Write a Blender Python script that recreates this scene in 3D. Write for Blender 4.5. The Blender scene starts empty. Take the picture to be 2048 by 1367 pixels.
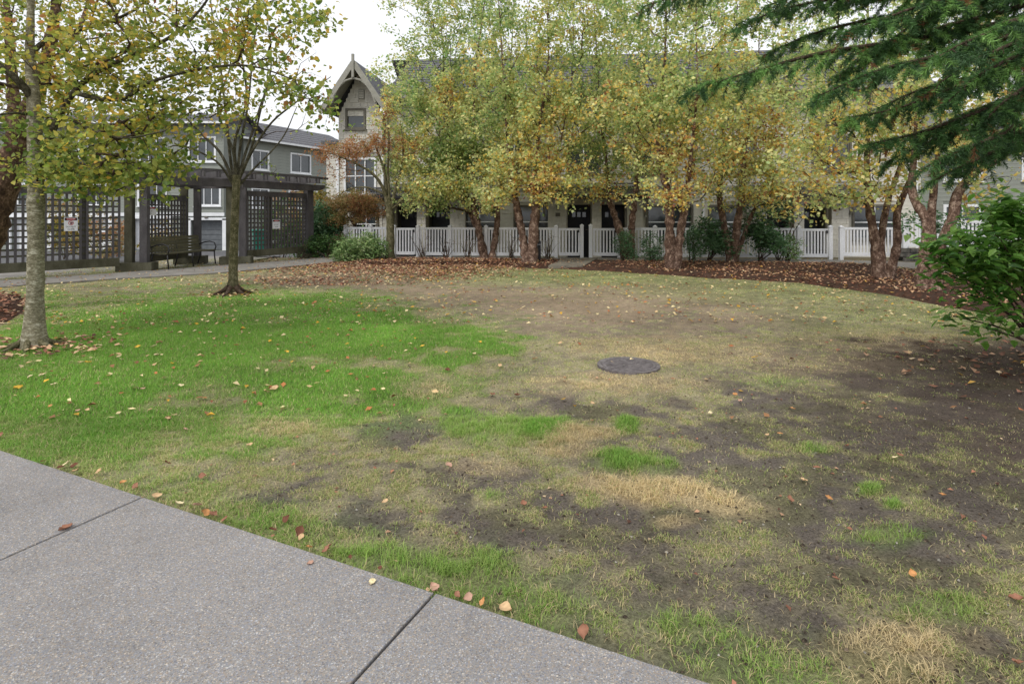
import bpy, bmesh, math, random
import numpy as np
from mathutils import Vector, Matrix

SC = bpy.context.scene
COL = SC.collection
R = math.radians

# ------------------------------------------------------------------ camera
CAM_H, FPX, HORIZ = 1.6, 1150.0, 430.0          # eye height, focal length and horizon of the photograph
cam_d = bpy.data.cameras.new('camera')
cam = bpy.data.objects.new('camera', cam_d)
COL.objects.link(cam)
cam.location = (0, 0, CAM_H)
cam.rotation_euler = (R(90), 0, 0)
cam_d.sensor_width = 36.0
cam_d.lens = FPX / 2048 * 36.0
cam_d.shift_y = -(683.5 - HORIZ) / 2048
cam_d.clip_start = 0.05
cam_d.clip_end = 1500
SC.camera = cam

# ------------------------------------------------------------------ overcast sky and soft sun
SUN_EL, SUN_AZ = 52.0, 215.0                      # degrees
world = bpy.data.worlds.new('World')
SC.world = world
world.use_nodes = True
wn, wl = world.node_tree.nodes, world.node_tree.links
wn.clear()
w_out = wn.new('ShaderNodeOutputWorld')
w_bg = wn.new('ShaderNodeBackground')
w_bg.inputs['Strength'].default_value = 0.108
sky = wn.new('ShaderNodeTexSky')
sky.sky_type = 'NISHITA'
sky.sun_disc = False
sky.sun_elevation = R(SUN_EL)
sky.sun_rotation = R(SUN_AZ)
sky.air_density = 1.0
sky.dust_density = 3.0
w_hsv = wn.new('ShaderNodeHueSaturation')
w_hsv.inputs['Saturation'].default_value = 0.25
wl.new(sky.outputs['Color'], w_hsv.inputs['Color'])
w_tc = wn.new('ShaderNodeTexCoord')
w_no = wn.new('ShaderNodeTexNoise')
w_no.inputs['Scale'].default_value = 2.2
w_no.inputs['Detail'].default_value = 5
wl.new(w_tc.outputs['Generated'], w_no.inputs['Vector'])
w_ramp = wn.new('ShaderNodeMix'); w_ramp.data_type = 'RGBA'
w_ramp.inputs['A'].default_value = (6.5, 6.7, 7.05, 1)
w_ramp.inputs['B'].default_value = (9.0, 9.15, 9.4, 1)
wl.new(w_no.outputs['Fac'], w_ramp.inputs['Factor'])
w_mix = wn.new('ShaderNodeMix'); w_mix.data_type = 'RGBA'
w_mix.inputs['Factor'].default_value = 0.88      # cloud layer over the blue
wl.new(w_hsv.outputs['Color'], w_mix.inputs['A'])
wl.new(w_ramp.outputs['Result'], w_mix.inputs['B'])
wl.new(w_mix.outputs['Result'], w_bg.inputs['Color'])
wl.new(w_bg.outputs['Background'], w_out.inputs['Surface'])

sun_d = bpy.data.lights.new('sun', 'SUN')
sun_d.energy = 1.5
sun_d.angle = R(11)
sun_d.color = (1.0, 0.96, 0.9)
sun = bpy.data.objects.new('sun', sun_d)
COL.objects.link(sun)
_az = R(SUN_AZ)
_sd = Vector((math.sin(_az) * math.cos(R(SUN_EL)), math.cos(_az) * math.cos(R(SUN_EL)), math.sin(R(SUN_EL))))
sun.rotation_euler = _sd.to_track_quat('Z', 'Y').to_euler()
sun.location = (0, 0, 30)

SC.view_settings.view_transform = 'Standard'
SC.view_settings.look = 'None'
SC.view_settings.exposure = 0.44
SC.view_settings.gamma = 1.0
SC.view_settings.use_curve_mapping = False
SC.render.engine = 'CYCLES'
SC.cycles.max_bounces = 8
SC.cycles.transparent_max_bounces = 4

# ------------------------------------------------------------------ helpers
rng = np.random.default_rng(11)
random.seed(5)

def S(r, g, b):
    f = lambda c: (c / 255 / 12.92) if c / 255 <= 0.04045 else ((c / 255 + 0.055) / 1.055) ** 2.4
    return (f(r), f(g), f(b))

def G(px, py, h=0.0):
    """point of the ground (height h) seen at a photograph pixel"""
    y = FPX * (CAM_H - h) / (py - HORIZ)
    return np.array(((px - 1024) / FPX * y, y, h))

def P(px, py, y):
    """point at depth y seen at a photograph pixel"""
    return np.array(((px - 1024) / FPX * y, y, CAM_H - (py - HORIZ) / FPX * y))

def tag(o, label=None, cat=None, group=None, kind=None):
    if label: o['label'] = label
    if cat: o['category'] = cat
    if group: o['group'] = group
    if kind: o['kind'] = kind
    return o

def empty(name, loc=(0, 0, 0), rz=0.0):
    o = bpy.data.objects.new(name, None)
    o.empty_display_size = 0.2
    COL.objects.link(o)
    o.location = loc
    o.rotation_euler = (0, 0, rz)
    return o

def link(name, me, parent=None, loc=None, rot=None, scale=None):
    o = bpy.data.objects.new(name, me)
    COL.objects.link(o)
    if parent is not None: o.parent = parent
    if loc is not None: o.location = loc
    if rot is not None: o.rotation_euler = rot
    if scale is not None: o.scale = scale
    return o

def mesh_np(name, verts, faces, mat=None, col=None, smooth=False):
    """verts (n,3), faces (m,k) with one k, col (n,3) per vertex"""
    me = bpy.data.meshes.new(name)
    verts = np.ascontiguousarray(verts, dtype=np.float32)
    faces = np.ascontiguousarray(faces, dtype=np.int32)
    n, (m, k) = len(verts), faces.shape
    me.vertices.add(n)
    me.vertices.foreach_set('co', verts.ravel())
    me.loops.add(m * k)
    me.loops.foreach_set('vertex_index', faces.ravel())
    me.polygons.add(m)
    me.polygons.foreach_set('loop_start', np.arange(0, m * k, k, dtype=np.int32))
    me.polygons.foreach_set('loop_total', np.full(m, k, dtype=np.int32))
    if smooth:
        me.polygons.foreach_set('use_smooth', np.ones(m, dtype=bool))
    me.update(calc_edges=True)
    if col is not None:
        a = me.color_attributes.new('Col', 'FLOAT_COLOR', 'POINT')
        c4 = np.ones((n, 4), dtype=np.float32)
        c4[:, :3] = col
        a.data.foreach_set('color', c4.ravel())
    if mat is not None: me.materials.append(mat)
    return me

class MB:
    """collects boxes, bars and lathes, then links them as one mesh"""
    def __init__(s): s.v, s.f = [], []
    def add(s, vs, fs):
        b = len(s.v)
        s.v += [tuple(v) for v in vs]
        s.f += [tuple(b + i for i in f) for f in fs]
        return s
    def box(s, c, d, rz=0.0, M=None):
        hx, hy, hz = d[0] / 2, d[1] / 2, d[2] / 2
        vs = [(x, y, z) for z in (-hz, hz) for x, y in ((-hx, -hy), (hx, -hy), (hx, hy), (-hx, hy))]
        if M is None:
            ca, sa = math.cos(rz), math.sin(rz)
            vs = [(c[0] + x * ca - y * sa, c[1] + x * sa + y * ca, c[2] + z) for x, y, z in vs]
        else:
            vs = [tuple(M @ Vector(v)) for v in vs]
        return s.add(vs, [(0, 3, 2, 1), (4, 5, 6, 7), (0, 1, 5, 4), (1, 2, 6, 5), (2, 3, 7, 6), (3, 0, 4, 7)])
    def bar(s, a, b, w, h, up=(0, 0, 1)):
        a, b = Vector(a), Vector(b)
        d = b - a
        L = d.length
        x = d.normalized()
        z = Vector(up)
        y = z.cross(x).normalized()
        z = x.cross(y).normalized()
        M = Matrix((x, y, z)).transposed().to_4x4()
        M.translation = (a + b) / 2
        return s.box((0, 0, 0), (L, w, h), M=M)
    def prism(s, poly, a, b):
        """poly = list of 2D (p,q) points, extruded between frames: functions a(p,q), b(p,q)"""
        n = len(poly)
        vs = [a(*p) for p in poly] + [b(*p) for p in poly]
        fs = [tuple(range(n - 1, -1, -1)), tuple(range(n, 2 * n))]
        fs += [(i, (i + 1) % n, n + (i + 1) % n, n + i) for i in range(n)]
        return s.add(vs, fs)
    def tube(s, pts, rad, k=8):
        pts = [Vector(p) for p in pts]
        rad = rad if hasattr(rad, '__len__') else [rad] * len(pts)
        b = len(s.v)
        for i, p in enumerate(pts):
            t = (pts[min(i + 1, len(pts) - 1)] - pts[max(i - 1, 0)]).normalized()
            u = t.orthogonal().normalized() if i == 0 else (u - t * u.dot(t)).normalized()
            w = t.cross(u)
            for j in range(k):
                an = 2 * math.pi * j / k
                s.v.append(tuple(p + (u * math.cos(an) + w * math.sin(an)) * rad[i]))
        for i in range(len(pts) - 1):
            for j in range(k):
                s.f.append((b + i * k + j, b + i * k + (j + 1) % k, b + (i + 1) * k + (j + 1) % k, b + (i + 1) * k + j))
        s.f.append(tuple(b + j for j in range(k - 1, -1, -1)))
        e = b + (len(pts) - 1) * k
        s.f.append(tuple(e + j for j in range(k)))
        return s
    def mesh(s, name, mat, smooth=False):
        me = bpy.data.meshes.new(name)
        me.from_pydata(s.v, [], s.f)
        me.materials.append(mat)
        if smooth:
            for p in me.polygons: p.use_smooth = True
        me.update()
        return me
    def build(s, name, mat, parent=None, smooth=False, **k):
        return link(name, s.mesh(name, mat, smooth), parent, **k)

# value noise on a lattice ------------------------------------------------
_lat = np.random.default_rng(77).random((256, 256)).astype(np.float32)
def vnoise(x, y):
    x, y = np.asarray(x, float), np.asarray(y, float)
    xi, yi = np.floor(x).astype(int), np.floor(y).astype(int)
    fx, fy = x - xi, y - yi
    fx, fy = fx * fx * (3 - 2 * fx), fy * fy * (3 - 2 * fy)
    a = _lat[xi & 255, yi & 255]; b = _lat[(xi + 1) & 255, yi & 255]
    c = _lat[xi & 255, (yi + 1) & 255]; d = _lat[(xi + 1) & 255, (yi + 1) & 255]
    return (a * (1 - fx) + b * fx) * (1 - fy) + (c * (1 - fx) + d * fx) * fy
def fbm(x, y, o=4, s=0):
    t, amp, tot = 0, 1.0, 0
    for i in range(o):
        t = t + amp * vnoise(x * 2 ** i + 17.3 * (i + s), y * 2 ** i + 9.1 * (i + 3 * s))
        tot += amp; amp *= 0.5
    return t / tot
def sstep(a, b, x):
    t = np.clip((x - a) / (b - a), 0, 1)
    return t * t * (3 - 2 * t)

# ------------------------------------------------------------------ materials
def new_mat(name):
    m = bpy.data.materials.new(name)
    m.use_nodes = True
    n, l = m.node_tree.nodes, m.node_tree.links
    return m, n, l, n['Principled BSDF']

def coords(n, l, scale=(1, 1, 1), kind='Object'):
    tc = n.new('ShaderNodeTexCoord')
    mp = n.new('ShaderNodeMapping')
    mp.inputs['Scale'].default_value = scale
    l.new(tc.outputs[kind], mp.inputs['Vector'])
    return mp.outputs['Vector']

def noise(n, l, vec, scale, detail=6, rough=0.6):
    t = n.new('ShaderNodeTexNoise')
    t.inputs['Scale'].default_value = scale
    t.inputs['Detail'].default_value = detail
    t.inputs['Roughness'].default_value = rough
    l.new(vec, t.inputs['Vector'])
    return t

def ramp(n, l, fac, stops):
    r = n.new('ShaderNodeValToRGB')
    e = r.color_ramp.elements
    while len(e) < len(stops): e.new(0.5)
    for i, (p, c) in enumerate(stops):
        e[i].position = p
        e[i].color = (*c, 1) if len(c) == 3 else c
    l.new(fac, r.inputs['Fac'])
    return r.outputs['Color']

def mixc(n, l, fac, a, b, mode='MIX'):
    m = n.new('ShaderNodeMix'); m.data_type = 'RGBA'; m.blend_type = mode
    for v, nm in ((fac, 'Factor'), (a, 'A'), (b, 'B')):
        if hasattr(v, 'links') or hasattr(v, 'is_linked'): l.new(v, m.inputs[nm])
        elif nm == 'Factor': m.inputs[nm].default_value = v
        else: m.inputs[nm].default_value = (*v, 1)
    return m.outputs['Result']

def bump(n, l, bs, height, strength, dist=0.02):
    b = n.new('ShaderNodeBump')
    b.inputs['Strength'].default_value = strength
    b.inputs['Distance'].default_value = dist
    l.new(height, b.inputs['Height'])
    l.new(b.outputs['Normal'], bs.inputs['Normal'])

def mat_noisy(name, c1, c2, scale=6, rough=0.75, stretch=(1, 1, 1), bmp=0.3, dist=0.01, fine=60, lo=0.35, hi=0.65, spec=0.3, metal=0):
    m, n, l, bs = new_mat(name)
    v = coords(n, l, stretch)
    a = noise(n, l, v, scale)
    c = ramp(n, l, a.outputs['Fac'], [(lo, c1), (hi, c2)])
    b = noise(n, l, v, fine, 3)
    g = ramp(n, l, b.outputs['Fac'], [(0.3, (0.78, 0.78, 0.78)), (0.7, (1.15, 1.15, 1.15))])
    c = mixc(n, l, 1.0, c, g, 'MULTIPLY')
    l.new(c, bs.inputs['Base Color'])
    bs.inputs['Roughness'].default_value = rough
    bs.inputs['Metallic'].default_value = metal
    bs.inputs['Specular IOR Level'].default_value = spec
    if bmp: bump(n, l, bs, b.outputs['Fac'], bmp, dist)
    return m

def mat_attr(name, rough=0.6, trans=0.0, spec=0.3, nscale=0, bmp=0.0, namp=0.3, dist=0.01):
    """base colour carried by the mesh colour attribute (species / wear colour of each piece)"""
    m, n, l, bs = new_mat(name)
    at = n.new('ShaderNodeAttribute'); at.attribute_name = 'Col'
    c = at.outputs['Color']
    if nscale:
        v = coords(n, l)
        a = noise(n, l, v, nscale, 8, 0.7)
        g = ramp(n, l, a.outputs['Fac'], [(0.3, (1 - namp,) * 3), (0.7, (1 + namp,) * 3)])
        c = mixc(n, l, 1.0, c, g, 'MULTIPLY')
        if bmp: bump(n, l, bs, a.outputs['Fac'], bmp, dist)
    l.new(c, bs.inputs['Base Color'])
    bs.inputs['Roughness'].default_value = rough
    bs.inputs['Specular IOR Level'].default_value = spec
    if trans:
        tr = n.new('ShaderNodeBsdfTranslucent')
        l.new(c, tr.inputs['Color'])
        mx = n.new('ShaderNodeMixShader')
        mx.inputs['Fac'].default_value = trans
        l.new(bs.outputs['BSDF'], mx.inputs[1])
        l.new(tr.outputs['BSDF'], mx.inputs[2])
        l.new(mx.outputs['Shader'], n['Material Output'].inputs['Surface'])
    return m

M_leaf = mat_attr('leaf', 0.5, 0.52, 0.4)
M_gloss_leaf = mat_attr('glossy_leaf', 0.42, 0.38, 0.4, nscale=30, namp=0.3)
M_needle = mat_attr('needle', 0.5, 0.25, 0.3)
M_grass = mat_attr('grass_blade', 0.55, 0.35, 0.25)
M_litter = mat_attr('dry_leaf', 0.65, 0.15, 0.25)
M_soil = mat_attr('soil', 0.95, 0, 0.1, nscale=70, bmp=1.0, namp=0.6, dist=0.025)

def mat_bark(name, c1, c2, c3, vs=9, st=(1, 1, 0.35), bmp=1.0):
    m, n, l, bs = new_mat(name)
    v = coords(n, l, st)
    a = noise(n, l, v, vs, 8, 0.75)
    b = noise(n, l, v, vs * 4, 4, 0.6)
    c = ramp(n, l, a.outputs['Fac'], [(0.3, c1), (0.5, c2), (0.68, c3)])
    g = ramp(n, l, b.outputs['Fac'], [(0.3, (0.7,) * 3), (0.7, (1.2,) * 3)])
    c = mixc(n, l, 1.0, c, g, 'MULTIPLY')
    l.new(c, bs.inputs['Base Color'])
    bs.inputs['Roughness'].default_value = 0.9
    bs.inputs['Specular IOR Level'].default_value = 0.15
    add = n.new('ShaderNodeMath'); add.operation = 'ADD'
    l.new(a.outputs['Fac'], add.inputs[0]); l.new(b.outputs['Fac'], add.inputs[1])
    bump(n, l, bs, add.outputs['Value'], bmp, 0.03)
    return m
M_bark_birch = mat_bark('peeling_birch_bark', S(54, 42, 36), S(116, 92, 79), S(198, 174, 156), 7, (1, 1, 0.8))
M_bark_red = mat_bark('red_brown_bark', S(44, 34, 30), S(94, 74, 60), S(150, 124, 106), 8, (1, 1, 0.7))
M_bark_grey = mat_bark('grey_lichen_bark', S(92, 88, 70), S(140, 134, 112), S(202, 198, 180), 10, (1, 1, 2.2), 0.6)
M_bark_olive = mat_bark('olive_bark', S(60, 62, 38), S(94, 90, 66), S(140, 132, 108), 12, (1, 1, 0.8), 0.6)
M_bark_dark = mat_bark('dark_twig_bark', S(44, 36, 30), S(74, 60, 50), S(104, 90, 78), 14, (1, 1, 0.5), 0.5)

def mat_aggregate(name, base, s1, s2, scale, speck=0.5):
    m, n, l, bs = new_mat(name)
    v = coords(n, l)
    vo = n.new('ShaderNodeTexVoronoi'); vo.inputs['Scale'].default_value = scale
    l.new(v, vo.inputs['Vector'])
    sep = n.new('ShaderNodeSeparateColor'); l.new(vo.outputs['Color'], sep.inputs['Color'])
    st = ramp(n, l, sep.outputs['Red'], [(0.0, s1), (0.22, base), (0.72, base), (0.955, s2), (1.0, (0.5, 0.49, 0.46))])
    st2 = ramp(n, l, sep.outputs['Green'], [(0.0, (0.9, 0.95, 1.12)), (0.5, (1, 1, 1)), (1.0, (1.16, 1.0, 0.86))])
    c = mixc(n, l, 1.0, st, st2, 'MULTIPLY')
    big = noise(n, l, v, 1.3, 8, 0.68)
    g = ramp(n, l, big.outputs['Fac'], [(0.28, (0.7,) * 3), (0.45, (0.94,) * 3), (0.7, (1.08,) * 3)])
    c = mixc(n, l, 1.0, c, g, 'MULTIPLY')
    fine = noise(n, l, v, 260, 2)
    g2 = ramp(n, l, fine.outputs['Fac'], [(0.3, (0.85,) * 3), (0.7, (1.13,) * 3)])
    c = mixc(n, l, 1.0, c, g2, 'MULTIPLY')
    l.new(c, bs.inputs['Base Color'])
    bs.inputs['Roughness'].default_value = 0.85
    bs.inputs['Specular IOR Level'].default_value = 0.25
    bump(n, l, bs, vo.outputs['Distance'], 0.35, 0.003)
    return m
M_aggregate = mat_aggregate('exposed_aggregate', S(135, 133, 131), S(104, 103, 103), S(162, 159, 154), 210)
M_concrete = mat_noisy('worn_concrete', S(118, 114, 108), S(140, 136, 130), 2.5, 0.9, bmp=0.25)
M_slab_dark = mat_noisy('damp_concrete', S(108, 102, 92), S(128, 122, 110), 4, 0.9, bmp=0.4)
M_asphalt = mat_noisy('asphalt', S(86, 86, 88), S(104, 104, 106), 3, 0.92, bmp=0.5)
M_white = mat_noisy('white_vinyl', S(220, 221, 227), S(231, 232, 236), 2.2, 0.45, bmp=0.05)
M_white_trim = mat_noisy('white_trim', S(224, 226, 230), S(236, 238, 240), 3, 0.55, bmp=0.05)
M_pergola = mat_noisy('weathered_grey_timber', S(76, 73, 75), S(98, 95, 96), 3, 0.85, (1, 1, 0.4), 0.5)
M_pergola_moss = mat_noisy('mossy_grey_timber', S(70, 68, 52), S(100, 98, 82), 3, 0.9, (1, 1, 0.6), 0.5)
M_bench_wood = mat_noisy('mossy_bench_slat', S(72, 70, 52), S(102, 98, 76), 5, 0.85, (0.3, 3, 3), 0.4)
M_black_metal = mat_noisy('black_metal', S(24, 24, 27), S(36, 36, 40), 8, 0.4, bmp=0.05, spec=0.5)
M_iron = mat_noisy('cast_iron', S(96, 90, 92), S(132, 126, 126), 14, 0.6, bmp=0.4, metal=0.2)
M_iron_dark = mat_noisy('grate_recess', S(40, 34, 36), S(60, 52, 54), 14, 0.9, bmp=0.2)
M_siding = mat_noisy('beige_siding', S(196, 192, 182), S(208, 204, 194), 3, 0.8, bmp=0.12)
M_shingle = mat_noisy('beige_shingle', S(188, 184, 175), S(206, 202, 192), 3, 0.85, bmp=0.2)
M_siding_grey = mat_noisy('grey_green_siding', S(132, 136, 130), S(148, 152, 144), 3, 0.8, bmp=0.12)
M_wall_grey = mat_noisy('grey_wall', S(120, 124, 118), S(130, 134, 128), 3, 0.85, bmp=0.1)
M_wall_beige = mat_noisy('beige_wall', S(178, 173, 161), S(188, 183, 171), 3, 0.85, bmp=0.1)
M_roof = mat_noisy('asphalt_shingles', S(82, 82, 86), S(112, 112, 116), 9, 0.9, (1, 1, 1), 0.5)
M_trim_olive = mat_noisy('olive_trim', S(142, 140, 132), S(158, 156, 147), 4, 0.7, bmp=0.1)
M_dark_door = mat_noisy('dark_door', S(40, 42, 52), S(52, 54, 62), 4, 0.5, bmp=0.05)
M_garage = mat_noisy('grey_garage_panel', S(96, 100, 104), S(110, 114, 118), 4, 0.6, bmp=0.05)
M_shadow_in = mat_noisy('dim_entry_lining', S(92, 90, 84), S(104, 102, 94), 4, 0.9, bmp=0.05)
M_frame_dark = mat_noisy('taupe_frame', S(96, 92, 84), S(108, 104, 94), 4, 0.6, bmp=0.05)
M_blind = mat_noisy('pale_blind', S(190, 192, 194), S(206, 208, 210), 2, 0.8, (1, 1, 14), 0.05)
M_red = mat_noisy('sign_red', S(176, 40, 44), S(186, 50, 54), 8, 0.5, bmp=0)
M_black = mat_noisy('sign_black', S(28, 28, 30), S(36, 36, 38), 8, 0.5, bmp=0)
M_teal = mat_noisy('teal_plastic', S(40, 128, 112), S(52, 140, 124), 6, 0.45, bmp=0.05)
M_orange = mat_noisy('orange_plastic', S(214, 92, 50), S(222, 104, 60), 6, 0.5, bmp=0.05)
M_stone = mat_noisy('dark_wall_stone', S(58, 58, 58), S(112, 108, 102), 5, 0.9, bmp=0.6)
M_mulch = mat_attr('bark_mulch', 0.95, 0, 0.1, nscale=60, bmp=1.0, namp=0.55, dist=0.03)

def mat_glass(name):
    m, n, l, bs = new_mat(name)
    v = coords(n, l)
    a = noise(n, l, v, 1.2, 3)
    c = ramp(n, l, a.outputs['Fac'], [(0.3, S(40, 46, 50)), (0.7, S(66, 72, 76))])
    l.new(c, bs.inputs['Base Color'])
    bs.inputs['Roughness'].default_value = 0.08
    bs.inputs['Specular IOR Level'].default_value = 0.9
    return m
M_glass = mat_glass('window_glass')
# ================================================================== GROUND
def gz(x, y):
    """terrain height: level lawn, falling away to the drive behind the pergola"""
    x, y = np.asarray(x, float), np.asarray(y, float)
    s = sstep(22.5, 33.0, y) * sstep(-7.2, -10.5, x)
    s2 = sstep(17.0, 30.0, y) * sstep(-12.0, -16.0, x)
    s3 = sstep(23.2, 24.4, y) * 0.28
    return -0.88 * np.maximum(s, s2) - s3 * (1 - np.maximum(s, s2))

def grid_sheet(name, xs, ys, zf, mat, colf=None, keep=None, parent=None):
    X, Y = np.meshgrid(xs, ys)
    x, y = X.ravel(), Y.ravel()
    v = np.stack((x, y, zf(x, y)), 1)
    nx, ny = len(xs), len(ys)
    i = np.arange((ny - 1) * nx).reshape(ny - 1, nx)[:, :-1].ravel()
    f = np.stack((i, i + 1, i + nx + 1, i + nx), 1)
    if keep is not None:
        cx, cy = x[f].mean(1), y[f].mean(1)
        f = f[keep(cx, cy)]
        used, inv = np.unique(f.ravel(), return_inverse=True)
        v = v[used]; f = inv.reshape(f.shape)
    me = mesh_np(name, v, f, mat, colf(v[:, 0], v[:, 1]) if colf else None, smooth=True)
    return link(name, me, parent)

def inpoly(px, py, poly):
    poly = np.asarray(poly, float)
    inside = np.zeros(px.shape, bool)
    j = len(poly) - 1
    for i in range(len(poly)):
        xi, yi, xj, yj = poly[i, 0], poly[i, 1], poly[j, 0], poly[j, 1]
        c = ((yi > py) != (yj > py)) & (px < (xj - xi) * (py - yi) / (yj - yi + 1e-12) + xi)
        inside ^= c
        j = i
    return inside

def poly_dist(px, py, poly, closed=True):
    poly = np.asarray(poly, float)
    d = np.full(px.shape, 1e9)
    n = len(poly)
    for i in range(n if closed else n - 1):
        a, b = poly[i], poly[(i + 1) % n]
        ab = b - a
        t = np.clip(((px - a[0]) * ab[0] + (py - a[1]) * ab[1]) / (ab @ ab + 1e-12), 0, 1)
        d = np.minimum(d, np.hypot(px - a[0] - t * ab[0], py - a[1] - t * ab[1]))
    return d

gp = lambda pts: np.array([G(*p)[:2] for p in pts])

ground = grid_sheet('ground', np.concatenate((np.linspace(-400, -45, 12), np.linspace(-42, 42, 85), np.linspace(45, 400, 12))),
                    np.concatenate((np.linspace(-150, -6, 8), np.linspace(-4, 60, 65), np.linspace(64, 700, 20))),
                    lambda x, y: gz(x, y) - 0.09, M_soil, lambda x, y: np.tile(S(112, 104, 84), (len(x), 1)))
tag(ground, kind='structure')

# the near pavement: slabs of exposed aggregate with open joints
E0 = np.array((-2.1, 3.27)); ED = np.array((0.9057, -0.4239)); EN = np.array((-0.4239, -0.9057))
pave = empty('pavement'); tag(pave, kind='structure')
SLAB = 1.957
for k in range(-3, 4):
    bm = bmesh.new()
    s0, s1 = k * SLAB + 0.006, (k + 1) * SLAB - 0.006
    q = [E0 + ED * s + EN * t for s, t in ((s0, 0), (s1, 0), (s1, 2.6), (s0, 2.6))]
    lo = [bm.verts.new((p[0], p[1], -0.12)) for p in q]
    hi = [bm.verts.new((p[0], p[1], 0.0)) for p in q]
    bm.faces.new(lo); bm.faces.new(hi[::-1])
    for i in range(4): bm.faces.new((lo[i], hi[i], hi[(i + 1) % 4], lo[(i + 1) % 4])[::-1])
    bmesh.ops.recalc_face_normals(bm, faces=bm.faces)
    te = [e for e in bm.edges if all(v.co.z > -0.01 for v in e.verts)]
    bmesh.ops.bevel(bm, geom=te, offset=0.006, segments=2, profile=0.5, affect='EDGES')
    me = bpy.data.meshes.new('slab'); bm.to_mesh(me); bm.free()
    me.materials.append(M_aggregate)
    link('slab', me, pave)
pave_edge = lambda x, y: (x - E0[0]) * EN[0] + (y - E0[1]) * EN[1]     # > 0 on the slabs

# planting beds (outlines on the ground)
BACK_BED = np.concatenate((gp([(690, 521), (720, 529), (790, 531), (880, 529), (960, 528), (1040, 535), (1110, 537), (1190, 541), (1290, 546), (1380, 552),
                               (1450, 556), (1600, 564), (1700, 578), (1800, 595), (1900, 612), (2048, 640)]),
                           np.array([(13.5, 11.0), (13.5, 15.2)]), gp([(1880, 547), (1792, 535), (1705, 527), (1500, 525), (1110, 519.5), (962, 518.5), (794, 516.5), (700, 517)])))
BUSH_BED = gp([(1880, 724), (1920, 705), (1990, 694), (2080, 686), (2300, 690), (2300, 800), (2120, 815), (2030, 795), (1950, 772), (1905, 750)])
LEFT_BED = np.concatenate((gp([(-330, 640), (-250, 592), (0, 588), (50, 584), (72, 600), (60, 622), (10, 648), (-120, 680)]), ))
BEDS = [BACK_BED, LEFT_BED]
def bed_depth(x, y):
    """how far inside a bed (m); negative outside"""
    r = np.full(np.shape(x), -9.0)
    for b in BEDS:
        d = poly_dist(x, y, b)
        r = np.maximum(r, np.where(inpoly(x, y, b), d, -d))
    return r
# walks
LEFT_WALK_F = gp([(-500, 606), (-250, 590), (0, 575), (52, 570), (224, 558), (420, 547), (501, 540), (622, 529), (690, 520.5)])
LEFT_WALK_B = np.array([(-5.35, 22.0), (-7.2, 21.4), (-8.6, 19.0), (-9.7, 17.6), (-11.0, 15.7), (-12.2, 14.3), (-14.5, 12.8), (-16.5, 12.0)])
LEFT_WALK = np.concatenate((LEFT_WALK_F, LEFT_WALK_B))
FENCE_WALK_F = gp([(690, 519), (794, 515.6), (962, 517), (1110, 518), (1500, 523.5), (1705, 525.5), (1792, 533), (1880, 545)])
FENCE_WALK = np.concatenate((FENCE_WALK_F, np.array([(13.6, 15.4), (16.0, 13.4), (17.0, 14.6), (14.9, 16.8), (13.4, 19.4), (11.0, 20.75), (3.0, 21.5), (-4.9, 22.35), (-6.4, 22.5)])))

def slab_from(poly, name, mat, z0, z1, kind='structure', parent=None):
    bm = bmesh.new()
    lo = [bm.verts.new((p[0], p[1], z0)) for p in poly]
    hi = [bm.verts.new((p[0], p[1], z1)) for p in poly]
    n = len(poly)
    bm.faces.new(lo); bm.faces.new(hi)
    for i in range(n): bm.faces.new((lo[i], lo[(i + 1) % n], hi[(i + 1) % n], hi[i]))
    bmesh.ops.recalc_face_normals(bm, faces=bm.faces)
    bmesh.ops.triangulate(bm, faces=[f for f in bm.faces if len(f.verts) > 4])
    me = bpy.data.meshes.new(name); bm.to_mesh(me); bm.free()
    me.materials.append(mat)
    o = link(name, me, parent)
    if kind: tag(o, kind=kind)
    return o
slab_from(LEFT_WALK, 'walkway', M_concrete, -0.1, 0.012)
slab_from(FENCE_WALK, 'footpath', M_concrete, -0.1, 0.014)
step = empty('stepping_pad'); tag(step, kind='structure')
q = [G(1096, 536)[:2], G(1166, 537)[:2], G(1196, 519.5)[:2], G(1130, 519.5)[:2]]
for i in range(2):
    for j in range(2):
        f = lambda a, b: (np.array(q[0]) * (1 - a) + np.array(q[1]) * a) * (1 - b) + (np.array(q[3]) * (1 - a) + np.array(q[2]) * a) * b
        a0, a1, b0, b1 = i / 2 + .006, (i + 1) / 2 - .006, j / 2 + .006, (j + 1) / 2 - .006
        slab_from([f(a0, b0), f(a1, b0), f(a1, b1), f(a0, b1)], 'slab', M_slab_dark, -0.06, 0.078, None, step)

# drive behind the pergola and fore-courts
drive = grid_sheet('driveway', np.linspace(-44, -8.6, 40), np.linspace(23.5, 60, 40), lambda x, y: gz(x, y) - 0.03, M_asphalt,
                   keep=lambda x, y: (x < -9.5))
tag(drive, kind='structure')
court = grid_sheet('forecourt', np.linspace(-22, -9.4, 30), np.linspace(13.5, 23.4, 24), lambda x, y: gz(x, y) - 0.035, M_concrete,
                   keep=lambda x, y: (y > 22.6 + (x + 7.2) * 1.55) & (x < -9.6))
tag(court, kind='structure')

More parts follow.
